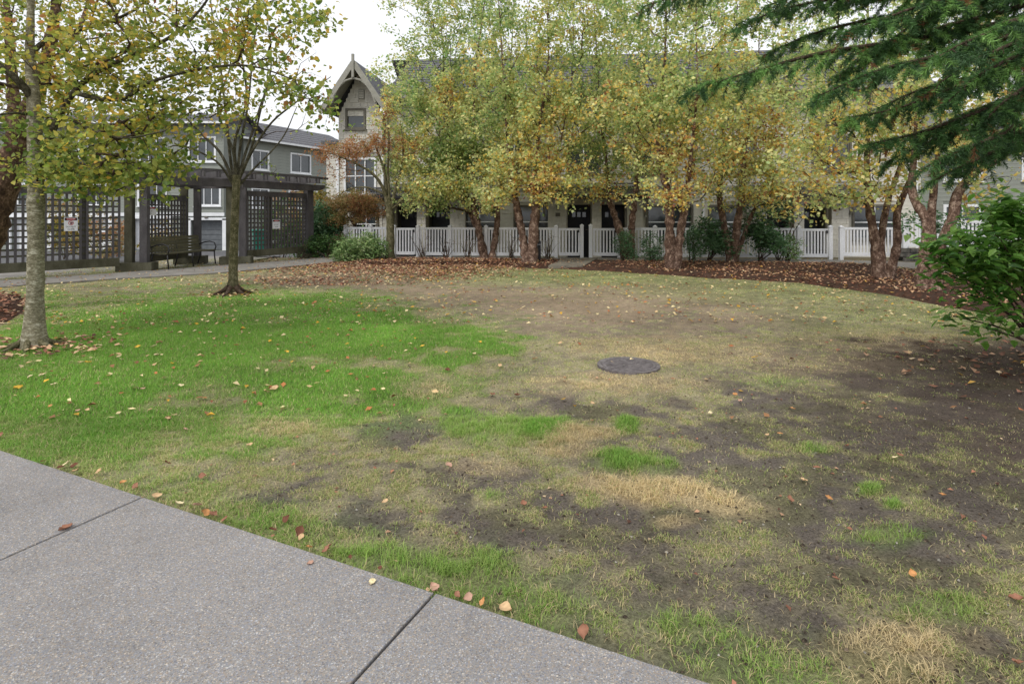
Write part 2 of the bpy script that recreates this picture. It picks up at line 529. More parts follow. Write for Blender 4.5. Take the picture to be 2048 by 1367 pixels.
# ------------------------------------------------------------------ what grows where on the lawn
def zones(x, y):
    y = np.maximum(y, 0.6)
    u = 1024 + x / y * FPX
    v = HORIZ + FPX * CAM_H / y
    nz = fbm(x * 1.7, y * 1.7, 5, 1) - 0.5
    n2 = fbm(x * 5.3, y * 5.3, 4, 5) - 0.5
    n4 = fbm(x * 3.1 + 9, y * 3.1, 5, 7)
    def blob(cx, cy, rx, ry, k=1.0, tilt=0.0, wob=1.0):
        du = u - cx
        d = np.sqrt((du / rx) ** 2 + ((v - cy - tilt * du) / ry) ** 2) + (nz * 1.7 + n2 * 1.9) * wob
        return k * sstep(1.55, 0.45, d)
    m = np.maximum.reduce
    lush = m([blob(330, 690, 430, 100, 1, 0, .55), blob(150, 770, 340, 110, 1, 0, .7), blob(700, 670, 250, 66, 1, 0, .7), blob(860, 690, 150, 38), blob(640, 765, 280, 64, 1, 0, .8),
              blob(330, 830, 340, 60, .7), blob(120, 860, 220, 50, .75), blob(540, 612, 270, 32, .9, 0, .6), blob(250, 610, 230, 25, .35), blob(900, 770, 80, 26, .6)])
    tuft = m([blob(1086, 848, 50, 24, .9), blob(1000, 848, 100, 30, .5), blob(1268, 912, 62, 24, .8), blob(980, 985, 30, 14, .8), blob(740, 1060, 30, 16, .6),
              blob(900, 1130, 150, 40, .55), blob(700, 1100, 120, 35, .55), blob(1250, 845, 22, 14, .7), blob(1740, 975, 28, 10, .6), blob(1790, 1003, 24, 9, .7),
              blob(1540, 760, 60, 10, .3), blob(1900, 1200, 80, 25, .45), blob(1370, 1240, 60, 30, .45), blob(1630, 890, 40, 12, .5), blob(1780, 1065, 70, 16, .5)])
    strip = sstep(0.40, 0.08, np.abs(pave_edge(x, y) + 0.1) + n2 * 0.5) * (0.1 + 0.6 * vnoise(x * 2.3, y * 2.3 + 4))
    far = m([blob(1160, 552, 340, 17), blob(1560, 580, 300, 24, .8), blob(1800, 625, 260, 34, .7), blob(700, 545, 180, 10, .25)])
    soil = m([blob(1200, 812, 95, 17), blob(1130, 800, 60, 12, .8), blob(800, 872, 75, 36, .9), blob(560, 988, 80, 30), blob(720, 1045, 150, 42, .95), blob(900, 960, 80, 40, .8),
              blob(1010, 1050, 170, 55, .9), blob(1300, 1060, 210, 55, 1), blob(1520, 1000, 120, 45, .95), blob(1640, 800, 120, 28, .8), blob(1480, 860, 120, 24, .7),
              blob(1760, 900, 260, 90, .8), blob(1950, 800, 150, 80, .9), blob(1980, 960, 140, 150, .75), blob(1600, 950, 140, 60, .75), blob(1780, 1110, 190, 38, .85),
              blob(1560, 1150, 160, 55, .8), blob(1950, 1160, 120, 50, .7), blob(1420, 1160, 120, 36, .7), blob(1960, 1330, 120, 50, .6), blob(1480, 775, 70, 14, .7),
              blob(1330, 790, 60, 10, .5), blob(1600, 1290, 120, 40, .6)])
    dry = m([blob(1180, 606, 330, 40), blob(880, 585, 190, 40, .95), blob(700, 556, 170, 26, .9), blob(1480, 636, 170, 22, .8), blob(1060, 650, 120, 20, .7), blob(560, 560, 130, 14, .7),
             blob(1340, 650, 90, 18, .5), blob(60, 690, 110, 18, .9), blob(465, 590, 60, 10, .9), blob(300, 578, 240, 12, .6)])
    straw = m([blob(1290, 968, 120, 26, 1, .10, .6), blob(1420, 995, 90, 22, 1, .18, .6), blob(1150, 862, 70, 18, .9), blob(1345, 704, 80, 20, .8), blob(1230, 765, 150, 22, .7), blob(1790, 1305, 110, 50, .8),
               blob(1450, 700, 160, 26, .5), blob(1800, 680, 160, 22, .55), blob(1130, 890, 60, 16, .7), blob(560, 850, 70, 14, .5), blob(860, 770, 60, 18, .6), blob(1350, 1035, 45, 10, .8),
               blob(960, 930, 60, 18, .5), blob(1700, 720, 160, 20, .4), blob(1250, 690, 120, 14, .5)])
    lush = np.maximum(np.maximum(lush * (1 - 0.5 * np.maximum(soil, straw)), tuft), strip)
    n3 = fbm(x * 2.6, y * 2.6, 4, 9)
    patch = sstep(0.50, 0.60, n3) * sstep(6.5, 3.5, y) * sstep(-1.8, -0.2, x)
    bare = np.maximum(np.maximum(soil, patch * 0.5) * (1 - 0.85 * tuft) * (1 - .8 * straw), dry * (1 - lush))
    bare = bare * (1 - strip)
    near = sstep(9.0, 5.0, y)
    moss = sstep(0.50, 0.64, n4) * near * 0.62                                       # low turf holding on in the worn soil
    bare = bare * (1 - 0.75 * moss * (1 - dry))
    rot = np.clip(sstep(1.7, 5.0, x + 2.4 * nz) * sstep(7.8, 6.0, y + nz * 2) * sstep(2.2, 3.6, y), 0, 1) * .8  # bare area of darker soil at the right and around the bush
    rot = np.maximum(rot, np.clip(1.5 - np.hypot((x - 6.0) / 1.5, (y - 6.3) / 1.0) + nz * 2.2, 0, 1))
    bare = np.maximum(bare, rot)
    n6 = fbm(x * 15, y * 15, 3, 13) - 0.5
    cover = np.clip(0.58 + 0.5 * lush + 0.2 * far - 0.92 * bare + n2 * 1.1 + n6 * .7 * (1 - .6 * lush), 0.03, 1)
    return dict(lush=lush, tuft=tuft, far=far, soil=soil, moss=moss, bare=bare, dry=dry * (1 - lush), straw=straw, cover=cover, n=nz, n2=n2)

def lawn_z(x, y):
    z = (fbm(x * 0.9, y * 0.9, 3, 2) - 0.5) * 0.05 + (fbm(x * 7, y * 7, 3, 4) - 0.5) * 0.028 * sstep(12, 4, y)
    e = sstep(0.0, -0.35, pave_edge(x, y))
    return -0.022 + z * e

def lawn_col(x, y):
    q = zones(x, y)
    dark = np.array(S(106, 98, 91)); brown = np.array(S(150, 133, 112)); thatch = np.array(S(168, 159, 124)); green = np.array(S(98, 128, 56)); str_ = np.array(S(180, 160, 124))
    c = np.tile(dark, (len(x), 1))
    def mx(c, col, f): return c * (1 - f[:, None]) + col * f[:, None]
    c = mx(c, brown, np.clip(q['dry'], 0, 1))
    c = mx(c, thatch, np.clip(q['cover'] * 1.15, 0, 1) * 0.85)
    c = mx(c, np.array(S(112, 112, 70)), q['moss'] * np.clip(q['soil'], 0, 1) * .7)
    c = mx(c, str_, q['straw'] * 0.7)
    c = mx(c, green, np.clip(q['lush'] * 0.9 + q['far'] * .4, 0, 1))
    k = np.clip(sstep(1.8, 5.0, x + 1.2 * q['n'] * 2) * sstep(7.8, 6.0, y + q['n'] * 2) * sstep(2.2, 3.6, y), 0, 1) * .75
    k = np.maximum(k, np.clip(1.5 - np.hypot((x - 6.0) / 1.5, (y - 6.3) / 1.0) + q['n'] * 2.2 + q['n2'] * 2, 0, 1))          # darker brown soil at the right and around the bush
    c = mx(c, np.array(S(78, 62, 54)), k * 0.85)
    return c * (0.8 + 0.4 * vnoise(x * 16, y * 16))[:, None] * (0.72 + 0.56 * fbm(x * 1.3, y * 1.3, 4, 21))[:, None]

ys = [1.2]
while ys[-1] < 22.4: ys.append(ys[-1] + 0.02 + 0.0062 * max(0, ys[-1] - 1.2))
xs = np.arange(-13.5, 14.2, 0.055)
FENCE_Y = lambda x: 22.0 - 0.089 * (x + 4.0)
def on_lawn(x, y):
    ok = (pave_edge(x, y) < 0.01) & (y < FENCE_Y(x) - 0.5)
    ok &= ~inpoly(x, y, LEFT_WALK) | (poly_dist(x, y, LEFT_WALK) < 0.12)
    ok &= ~inpoly(x, y, FENCE_WALK) | (poly_dist(x, y, FENCE_WALK) < 0.12)
    return ok & ~((x < -8) & (y > 14.5 + (x + 12) * 1.35 + 1.5))
lawn = grid_sheet('lawn', xs, np.array(ys), lawn_z, M_soil, lawn_col, on_lawn)
tag(lawn, kind='structure')

# bark-mulch beds, gently mounded above the lawn
def mulch_col(x, y):
    c = np.array(S(72, 56, 48)) * (0.55 + 0.9 * fbm(x * 6, y * 6, 3, 8))[:, None]
    r = np.array(S(108, 70, 52))
    f = (sstep(0.55, 0.8, vnoise(x * 21, y * 21)) * 0.6)[:, None]
    return c * (1 - f) + r * f
for b in BEDS:
    lo, hi = b.min(0), b.max(0)
    zf = lambda x, y, b=b: np.minimum(poly_dist(x, y, b) * 0.3 - .055, 0.05) + (fbm(x * 5, y * 5, 3, 6) - .5) * 0.035 * np.minimum(poly_dist(x, y, b) * 3, 1)
    o = grid_sheet('mulch_bed', np.arange(lo[0], hi[0], 0.07), np.arange(lo[1], hi[1], 0.07), zf, M_mulch, mulch_col, lambda x, y, b=b: inpoly(x, y, b))
    tag(o, kind='structure')

def surf_z(x, y):
    d = bed_depth(x, y)
    return np.where(d > 0, np.maximum(np.minimum(d * 0.3 - .055, 0.05), lawn_z(x, y)) + .006, lawn_z(x, y))

# ------------------------------------------------------------------ grass
MAN_C = G(1257, 729)[:2]
def grass_points(x0, x1, y0, y1, dens):
    n = int((x1 - x0) * (y1 - y0) * dens)
    x = rng.uniform(x0, x1, n); y = rng.uniform(y0, y1, n)
    k = (np.abs(x) < y * 0.93 + 0.4) & (pave_edge(x, y) < 0.004 + .05 * vnoise(x * 6, y * 6) ** 3) & (y < FENCE_Y(x) - 0.6)
    x, y = x[k], y[k]
    k = (bed_depth(x, y) < 0.02) & ~inpoly(x, y, LEFT_WALK) & ~inpoly(x, y, FENCE_WALK) & (np.hypot(x - MAN_C[0], y - MAN_C[1]) > 0.33)
    for c, r in ((TREE1, 0.24), (TREE2, 0.24)):
        k &= np.hypot(x - c[0], y - c[1]) > r
    x, y = x[k], y[k]
    q = zones(x, y)
    clump = 0.25 + 1.5 * sstep(0.35, 0.7, vnoise(x * 13, y * 13))          # grass grows in tufts where it is thin
    p = q['cover'] * np.where(q['lush'] > 0.6, 1.0, np.minimum(clump, 1.3))
    k = rng.random(len(x)) < p
    q['tone'] = 0.74 + 0.56 * fbm(x * 1.3, y * 1.3, 4, 21)
    return x[k], y[k], {a: b[k] for a, b in q.items()}

TREE1 = G(68, 690)[:2]; TREE2 = G(465, 587)[:2]
def grass_cols(q, n):
    L = np.clip(q['lush'] + rng.normal(0, 0.12, n), 0, 1)[:, None]
    lush = np.array(S(150, 194, 80)); lush2 = np.array(S(112, 164, 64)); olive = np.array(S(176, 177, 118)); straw = np.array(S(206, 188, 146)); og = np.array(S(142, 156, 86))
    t = rng.random((n, 1))
    c = np.where(t < 0.5, lush, lush2) * (0.7 + 0.5 * t)
    o = np.where(rng.random((n, 1)) < 0.42, olive, og) * (0.75 + 0.5 * rng.random((n, 1)))
    c = c * L + o * (1 - L)
    ps = np.clip(0.07 + 0.24 * (1 - L[:, 0]) + q['straw'] * 0.9 - q['tuft'] * .4, 0, 0.93)
    s = (rng.random(n) < ps)[:, None]
    c = np.where(s, straw * (0.7 + 0.45 * rng.random((n, 1))) * (1 + .22 * q['straw'][:, None] * (1, .97, .9)), c)
    return c * q['tone'][:, None], s[:, 0]

def grass_sheet(name, x0, x1, y0, y1, dens, w, hmul, two):
    x, y, q = grass_points(x0, x1, y0, y1, dens)
    n = len(x)
    c, s = grass_cols(q, n)
    z = lawn_z(x, y)
    h = (0.017 + 0.018 * q['lush'] + 0.022 * q['tuft'] + 0.020 * q['straw'] ** 2) * hmul * rng.uniform(0.55, 1.35, n)
    an = rng.uniform(0, 2 * np.pi, n)
    lean = rng.uniform(0.25, 1.25, n) * np.where(s, 1.5, 1.0) + 0.4 * (1 - q['lush'])
    dx, dy = np.cos(an), np.sin(an)
    px, py = -dy * w * .5, dx * w * .5
    base = np.stack((x, y, z), 1)
    side = np.stack((px, py, np.zeros(n)), 1) * rng.uniform(.7, 1.4, n)[:, None]
    d = np.stack((dx, dy, np.zeros(n)), 1)
    up = np.array((0, 0, 1.0))
    if two:
        mid = base + up * (h * 0.62)[:, None] + d * (h * lean * .35)[:, None]
        tip = base + up * (h * np.clip(1.05 - lean * .28, .35, 1))[:, None] + d * (h * lean)[:, None]
        v = np.stack((base - side, base + side, mid + side * .75, mid - side * .75, tip), 1).reshape(-1, 3)
        b = (np.arange(n) * 5)[:, None]
        f = np.concatenate((b + np.array((0, 1, 2)), b + np.array((0, 2, 3)), b + np.array((3, 2, 4))))
        cc = np.repeat(c, 5, 0)
    else:
        tip = base + up * (h * np.clip(1.05 - lean * .28, .35, 1))[:, None] + d * (h * lean * .8)[:, None]
        v = np.stack((base - side, base + side, tip), 1).reshape(-1, 3)
        f = np.arange(n * 3).reshape(n, 3)
        cc = np.repeat(c, 3, 0)
    o = link(name, mesh_np(name, v, f, M_grass, cc))
    tag(o, kind='stuff')
    return n
GRASS_N = [grass_sheet('grass', -4.8, 5.2, 1.9, 4.6, 27000, 0.0025, 0.92, True),
           grass_sheet('grass', -9, 9, 4.6, 8.5, 7600, 0.0048, 1.0, False),
           grass_sheet('grass', -13, 13, 8.5, 21.5, 1700, 0.011, 1.15, False)]

# moss-like crumbs of soil and twigs lying in the bare patches
def crumbs(n):
    x = rng.uniform(-3.5, 8, n); y = 1.95 + rng.random(n) ** 1.6 * 7
    k = (np.abs(x) < y * .93) & (pave_edge(x, y) < -0.03) & (bed_depth(x, y) < 0)
    x, y = x[k], y[k]
    q = zones(x, y)
    k = rng.random(len(x)) < np.clip(q['soil'] + 0.12, 0, 1)
    x, y = x[k], y[k]; n = len(x)
    z = lawn_z(x, y)
    s = 0.002 + 0.009 * rng.random(n) ** 4
    oc = np.array(((1, 0, 0), (-1, 0, 0), (0, 1, 0), (0, -1, 0), (0, 0, .8), (0, 0, -.6)))
    v = oc[None] * s[:, None, None] * rng.uniform(.5, 1.5, (n, 6, 1)) + np.stack((x, y, z + s * .3), 1)[:, None]
    f0 = np.array(((0, 2, 4), (2, 1, 4), (1, 3, 4), (3, 0, 4)))
    f = (f0[None] + (np.arange(n) * 6)[:, None, None]).reshape(-1, 3)
    t = rng.random((n, 1))
    c = np.where(t < 0.06, np.array(S(186, 180, 168)), np.where(t < .6, np.array(S(88, 78, 68)), np.array(S(122, 108, 92)))) * rng.uniform(.6, 1.3, (n, 1))
    o = link('soil_crumbs', mesh_np('soil_crumbs', v.reshape(-1, 3), f, M_soil, np.repeat(c, 6, 0)))
    tag(o, kind='stuff')
crumbs(60000)
# ================================================================== BUILDINGS
def unit_board():
    """a lap board 1 x 1 (z 0..1): thin top edge, proud lower edge"""
    v = [(0, 0, 0), (1, 0, 0), (1, 0, 1), (0, 0, 1), (0, -.022, 0), (1, -.022, 0), (1, -.006, 1), (0, -.006, 1)]
    return v, [(4, 5, 6, 7), (0, 1, 5, 4), (7, 6, 2, 3), (0, 4, 7, 3), (1, 2, 6, 5)]
def board_mesh(mat, name):
    v, f = unit_board()
    me = bpy.data.meshes.new(name); me.from_pydata(v, [], f); me.materials.append(mat)
    return me
ME_BOARD = board_mesh(M_siding, 'siding_board'); ME_BOARD_G = board_mesh(M_siding_grey, 'siding_board'); ME_SHING = board_mesh(M_shingle, 'shingle')

def boards(parent, me, name, u0, u1, z0, z1, v, exp, holes=(), roof=None, axis='u', jitter=0, piece=None):
    """rows of boards between u0..u1 on plane v, leaving holes (u0,u1,z0,z1) free; roof(z) narrows the row"""
    z = z0; row = 0
    while z < z1 - 0.02:
        h = min(exp, z1 - z)
        a0, a1 = (u0, u1) if roof is None else roof(z + h * .5)
        segs = [(a0, a1)]
        for hu0, hu1, hz0, hz1 in holes:
            if hz0 < z + h - 0.01 and hz1 > z + 0.01:
                ns = []
                for s0, s1 in segs:
                    if hu1 <= s0 or hu0 >= s1: ns.append((s0, s1)); continue
                    if hu0 > s0: ns.append((s0, hu0))
                    if hu1 < s1: ns.append((hu1, s1))
                segs = ns
        for s0, s1 in segs:
            if s1 - s0 < 0.03: continue
            cuts = [s0, s1]
            if piece:
                q = s0 - (row % 2) * piece * .5
                cuts = [s0]
                while q + piece < s1:
                    q += piece * random.uniform(.85, 1.15)
                    if s0 + 0.08 < q < s1 - 0.08: cuts.append(q)
                cuts.append(s1)
            for c0, c1 in zip(cuts[:-1], cuts[1:]):
                g = 0.006 if piece else 0.0
                o = link(name, me, parent, (c0 + g, v - random.uniform(0, jitter), z - random.uniform(0, jitter)), None, (c1 - c0 - 2 * g, 1, h + 0.004))
        z += exp; row += 1

def window(parent, u, z, w, h, v, fm, panes=(2, 1), blind=True, sill=True, trim=0.09, depth=0.07, gl=None):
    """u,z = lower left of the opening; v = wall plane (outside is -v)"""
    m = MB()
    for a, b, c, d in ((u - trim, u, z - trim, z + h + trim), (u + w, u + w + trim, z - trim, z + h + trim), (u, u + w, z + h, z + h + trim), (u, u + w, z - trim, z)):
        m.box(((a + b) / 2, v - .035, (c + d) / 2), (b - a, 0.07, d - c))
    f = m.build('window', fm, parent)
    k = MB()
    nx, nz = panes
    for i in range(1, nx): k.box((u + w * i / nx, v - .01, z + h / 2), (0.05, 0.05, h))
    for j in range(1, nz): k.box((u + w / 2, v - .012, z + h * j / nz), (w, 0.04, 0.045))
    if k.v: k.build('mullion', M_white_trim if fm is M_white_trim or gl == 'white' else fm, f)
    for i in range(nx):
        p = MB().box((u + w * (i + .5) / nx, v + .03, z + h / 2), (w / nx - .05, 0.012, h - .02))
        p.build('pane', M_glass, f)
    if blind:
        MB().box((u + w / 2, v + .10, z + h * .58), (w - .04, 0.01, h * .8)).build('blind', M_blind, f)
    if sill: MB().box((u + w / 2, v - .06, z - trim - .03), (w + 2 * trim + .1, 0.13, .05)).build('sill', fm, f)
    return f

def wall_with_holes(parent, u0, u1, z0, z1, v, th, holes, mat, name='wall'):
    """solid backing wall of boxes between the holes"""
    us = sorted({u0, u1, *[h[0] for h in holes], *[h[1] for h in holes]})
    us = [q for q in us if u0 <= q <= u1]
    m = MB()
    for a, b in zip(us[:-1], us[1:]):
        cut = sorted((h[2], h[3]) for h in holes if h[0] <= a + 1e-6 and h[1] >= b - 1e-6)
        z = z0
        for c, d in cut + [(z1, z1)]:
            if c > z + 0.01: m.box(((a + b) / 2, v + th / 2 + .003, (z + c) / 2), (b - a, th, c - z))
            z = max(z, d)
    return m.build(name, mat, parent)

# ---- the long beige townhouse behind the white fence
FA = math.atan2(-0.097, 1.0)
house = empty('townhouse', (-7.7, 26.0, 0.0), FA)
tag(house, 'long beige three storey townhouse row with a steep gable behind the white fence', 'townhouse')
L = 24.6; EAVE = 6.9; VB = 0.0
doors = []
for c in (3.65, 11.3, 19.6):
    doors += [(c - 1.13, c - .13, -0.3, 2.05), (c + .33, c + 1.33, -0.3, 2.05)]
wins1 = [(5.6, 7.0, .65, 1.95), (7.9, 9.5, .65, 1.95), (13.6, 15.4, .65, 1.95), (16.2, 17.3, .65, 1.95), (22.0, 23.6, .65, 1.95)]
wins2 = [(2.35, 3.25, 3.55, 4.75), (4.6, 5.9, 3.5, 4.8), (7.2, 8.5, 3.5, 4.8), (10.2, 11.5, 3.5, 4.8), (13.2, 14.6, 3.5, 4.8), (16.6, 18.0, 3.5, 4.8), (20.4, 21.8, 3.5, 4.8)]
wins3 = [(4.6, 5.7, 5.45, 6.5), (8.2, 9.4, 5.45, 6.5), (12.4, 13.6, 5.45, 6.5), (16.6, 17.8, 5.45, 6.5), (20.4, 21.6, 5.45, 6.5)]
holes = doors + wins1 + wins2 + wins3
wall_with_holes(house, 2.02, L, -0.6, EAVE, VB, 0.2, holes, M_wall_beige)
MB().box((-.6 + (L + 1.2) / 2 + .0, 8.1, 3.1), (L + 1.2, .2, 7.4)).box((L - .1, 4.1, 3.1), (.2, 7.8, 7.4)).box((-.9, 4.9, 2.2), (.2, 6.4, 5.6)).build('wall', M_wall_beige, house)
boards(house, ME_BOARD, 'siding_board', 2.05, L, -0.3, EAVE, VB, 0.165, [(a - .1, b + .1, c - (.1 if c > 0 else 0), d + .1) for a, b, c, d in holes] + [(c - 2.0, c + 2.1, -1, 2.3) for c in (3.65, 11.3, 19.6)])
for a, b, c, d in wins1: window(house, a, c, b - a, d - c, VB, M_frame_dark, (2, 2), False, gl='white')
for a, b, c, d in wins2: window(house, a, c, b - a, d - c, VB, M_frame_dark, (2, 1), True, gl='white')
for a, b, c, d in wins3: window(house, a, c, b - a, d - c, VB, M_frame_dark, (2, 1), True, gl='white')
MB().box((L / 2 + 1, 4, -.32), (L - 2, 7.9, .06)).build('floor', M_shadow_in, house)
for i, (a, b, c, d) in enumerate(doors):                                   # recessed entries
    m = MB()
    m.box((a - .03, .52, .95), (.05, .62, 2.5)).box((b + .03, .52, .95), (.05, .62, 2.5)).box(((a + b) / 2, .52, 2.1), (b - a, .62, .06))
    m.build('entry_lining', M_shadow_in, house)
    dr = MB().box(((a + b) / 2, .80, .88), (b - a, .05, 2.36)).build('door', M_dark_door, house)
    for j in range(3):
        MB().box((a + .27 + .23 * j, .77, 1.62), (.15, .02, .22)).build('door_light', M_glass, dr)
    MB().box(((a + b) / 2, .772, .55), (.62, .02, .8)).build('door_panel', M_dark_door, dr)
    MB().tube([(b - .12, .74, .95), (b - .12, .70, .95), (b - .2, .70, .95)], .015, 6).build('handle', M_iron, dr)
for c in (3.65, 11.3, 19.6):                                              # shingled piers between the entries
    for a, b in ((c - 1.98, c - 1.18), (c - .10, c + .30), (c + 1.38, c + 2.05)):
        pier = MB().box(((a + b) / 2, -.16, 1.0), (b - a, .3, 2.62)).build('pier', M_wall_beige, house)
        boards(pier, ME_SHING, 'shingle', a, b, -.3, 2.3, -.312, 0.22, piece=.42, jitter=.004)
    MB().box((c - 1.55, -.345, 1.62), (.2, .02, .16)).build('number_plate', M_frame_dark, house)
    # porch roof with shingle courses and brackets
    m = MB()
    for j in range(5):
        m.box((c + .03, -.86 + j * .17, 2.42 + j * .13), (4.6, .20, .035))
    m.build('porch_roof', M_roof, house)
    MB().box((c + .03, -.95, 2.40), (4.66, .035, .16)).build('fascia', M_black_metal, house)
    MB().box((c + .03, -.50, 2.31), (4.5, .86, .03)).build('soffit', M_frame_dark, house)
    for uu in (c - 2.15, c + 2.2):
        m = MB().bar((uu, -.05, 1.6), (uu, -.75, 2.28), .08, .1).bar((uu, -.06, 1.5), (uu, -.06, 2.3), .09, .09, up=(0, 1, 0))
        m.build('bracket', M_trim_olive, house)
MB().box((L / 2 + 1, -.03, 2.75), (L - 2.1, .05, .2)).build('belt_trim', M_trim_olive, house)
# roof of the long part, courses of shingles stepping up
nr = 15
for j in range(nr):
    t0, t1 = j / nr, (j + 1) / nr
    z0r, z1r, v0, v1 = EAVE - .12 + t0 * 2.9, EAVE - .12 + t1 * 2.9 + .02, -.55 + t0 * 4.7, -.55 + t1 * 4.7 + .08
    m = MB().add([(2.06, v0, z0r + .03), (L + .5, v0, z0r + .03), (L + .5, v1, z1r), (2.06, v1, z1r), (2.06, v0, z0r), (L + .5, v0, z0r)], [(0, 1, 2, 3), (4, 5, 1, 0)])
    m.build('roof_course', M_roof, house)
MB().add([(1.0, 4.15, EAVE + 2.78), (L + .5, 4.15, EAVE + 2.78), (L + .5, 8.7, EAVE - .1), (1.0, 8.7, EAVE - .1)], [(0, 1, 2, 3)]).add([(L, -.3, EAVE - .1), (L, 8.4, EAVE - .1), (L, 4.15, EAVE + 2.75)], [(0, 1, 2)]).build('roof', M_roof, house)
MB().box((L / 2 + 1.3, -.58, EAVE - .13), (L - 2.4, .12, .13)).build('gutter', M_trim_olive, house)
for uu in (2.12, 10.05, 15.9, 24.4):
    MB().box((uu, -.07, 3.3), (.075, .07, 7.0)).build('downpipe', M_white_trim, house)
for c in (3.65, 11.3, 19.6):
    for uu in (c - 1.55, c + 1.7):
        lm = MB().box((uu, -.39, 1.92), (.1, .1, .2)).build('porch_lamp', M_black_metal, house)
        MB().box((uu, -.39, 1.91), (.08, .112, .13)).build('lamp_glass', M_blind, lm)
MB().add([(2.07, -.5, EAVE - .3), (2.07, 8.6, EAVE - .3), (2.07, 4.15, EAVE + 2.78)], [(0, 1, 2)]).build('gable_wall', M_wall_beige, house)
# chimney-like vents
for uu in (6.2, 14.3):
    MB().tube([(uu, 2.4, 8.3), (uu, 2.4, 9.2)], .09, 8).build('roof_vent', M_black_metal, house)

# gabled bay at the left end
BV = -.35                                                    # its front plane
gapex, geave = 8.06, 6.0
ghole = [(.42, 1.16, 5.5, 6.25), (.35, 1.65, 2.62, 4.05), (.8, 1.75, .55, 1.85)]
wall_with_holes(house, 0.0, 2.0, -.6, geave, BV, .2, ghole, M_wall_beige)
MB().add([(0, BV + .01, geave), (2, BV + .01, geave), (1, BV + .01, gapex)], [(0, 1, 2)]).box((.1, BV + 4.2, 2.75), (.2, 8.0, 6.7)).box((1.9, BV + 4.2, 2.75), (.2, 8.0, 6.7)).build('wall', M_wall_beige, house)
holes_t = [(a - .1, b + .1, c - .1, d + .1) for a, b, c, d in ghole]
boards(house, ME_SHING, 'shingle', 0.0, 2.0, 4.4, geave, BV, .2, holes_t, piece=.36, jitter=.006)
boards(house, ME_SHING, 'shingle', 0.0, 2.0, geave, gapex - .15, BV, .2, [(.92, 1.2, 6.75, 7.15)], roof=lambda z: (.0 + (z - geave) / (gapex - geave), 2.0 - (z - geave) / (gapex - geave)), piece=.36, jitter=.006)
boards(house, ME_BOARD, 'siding_board', 0.0, 2.0, -.3, 4.2, BV, .165, holes_t)
MB().box((1.0, BV - .03, 4.3), (2.06, .06, .18)).box((1.0, BV - .03, 2.28), (2.06, .06, .16)).build('belt_trim', M_trim_olive, house)
MB().box((-.02, BV - .02, 3.3), (.1, .1, 1.9)).box((2.02, BV - .02, 3.3), (.1, .1, 1.9)).build('corner_trim', M_white_trim, house)
for a, b, c, d in ghole[:1]: window(house, a, c, b - a, d - c, BV, M_frame_dark, (1, 1), True)
window(house, .35, 2.62, 1.3, 1.43, BV, M_white_trim, (3, 2), False)
window(house, .8, .55, .95, 1.3, BV, M_frame_dark, (2, 2), False, gl='white')
vent = MB().box((1.06, BV - .03, 6.95), (.26, .05, .40)).build('gable_vent', M_trim_olive, house)
for j in range(5):
    MB().box((1.06, BV - .06, 6.80 + j * .075), (.2, .02, .035)).build('louvre', M_siding, vent)
# gable roof planes, barge boards, finial
FV = BV - .85
slope = (gapex - geave)
for s in (-1, 1):
    ux = lambda d: 1 + s * d
    top, low = gapex + .22, gapex + .22 - 1.42 * 1.49
    m = MB()
    for j in range(9):
        a, b = j / 9, (j + 1) / 9
        m.add([(ux(1.44 * b), FV, top - (top - low) * b), (ux(1.44 * b), 4.5, top - (top - low) * b), (ux(1.44 * a), 4.5, top - (top - low) * a - .0), (ux(1.44 * a), FV, top - (top - low) * a),
               (ux(1.44 * b), FV, top - (top - low) * b - .05), (ux(1.44 * b), 4.5, top - (top - low) * b - .05)], [(0, 1, 2, 3), (4, 5, 1, 0)])
    m.build('gable_roof', M_roof, house)
    MB().bar((ux(.0), FV - .02, top - .13), (ux(1.5), FV - .02, low - .16), .05, .22, up=(0, 0, 1)).build('barge_board', M_trim_olive, house)
    MB().bar((ux(.03), FV + .5, top - .11), (ux(1.44), FV + .5, low - .09), .9, .03, up=(0, 0, 1)).build('soffit', M_trim_olive, house)
    # curved brace under the barge board
    pts = [(ux(.98), FV + .01, 6.42 + 0), (ux(.72), FV + .01, 7.05), (ux(.35), FV + .01, 7.38), (ux(.0), FV + .01, 7.48)]
    MB().tube(pts, .05, 6).build('gable_brace', M_trim_olive, house)
MB().box((1, FV - .05, 8.0), (.10, .10, 1.0)).build('finial', M_trim_olive, house)
# lower wing to the left of the bay
wall_with_holes(house, -1.1, -.0, -.6, 4.9, .9, .2, [(-.52, -.12, 3.0, 4.1)], M_wall_beige)
boards(house, ME_BOARD, 'siding_board', -1.1, 0.0, -.3, 4.9, .9, .165, [(-.62, -.02, 2.9, 4.2)])
window(house, -.52, 3.0, .4, 1.1, .9, M_white_trim, (1, 2), False)
MB().box((-.6, 2.4, 5.02), (1.3, 3.4, .08)).box((-.6, .72, 4.98), (1.36, .1, .14)).build('flat_roof', M_roof, house)

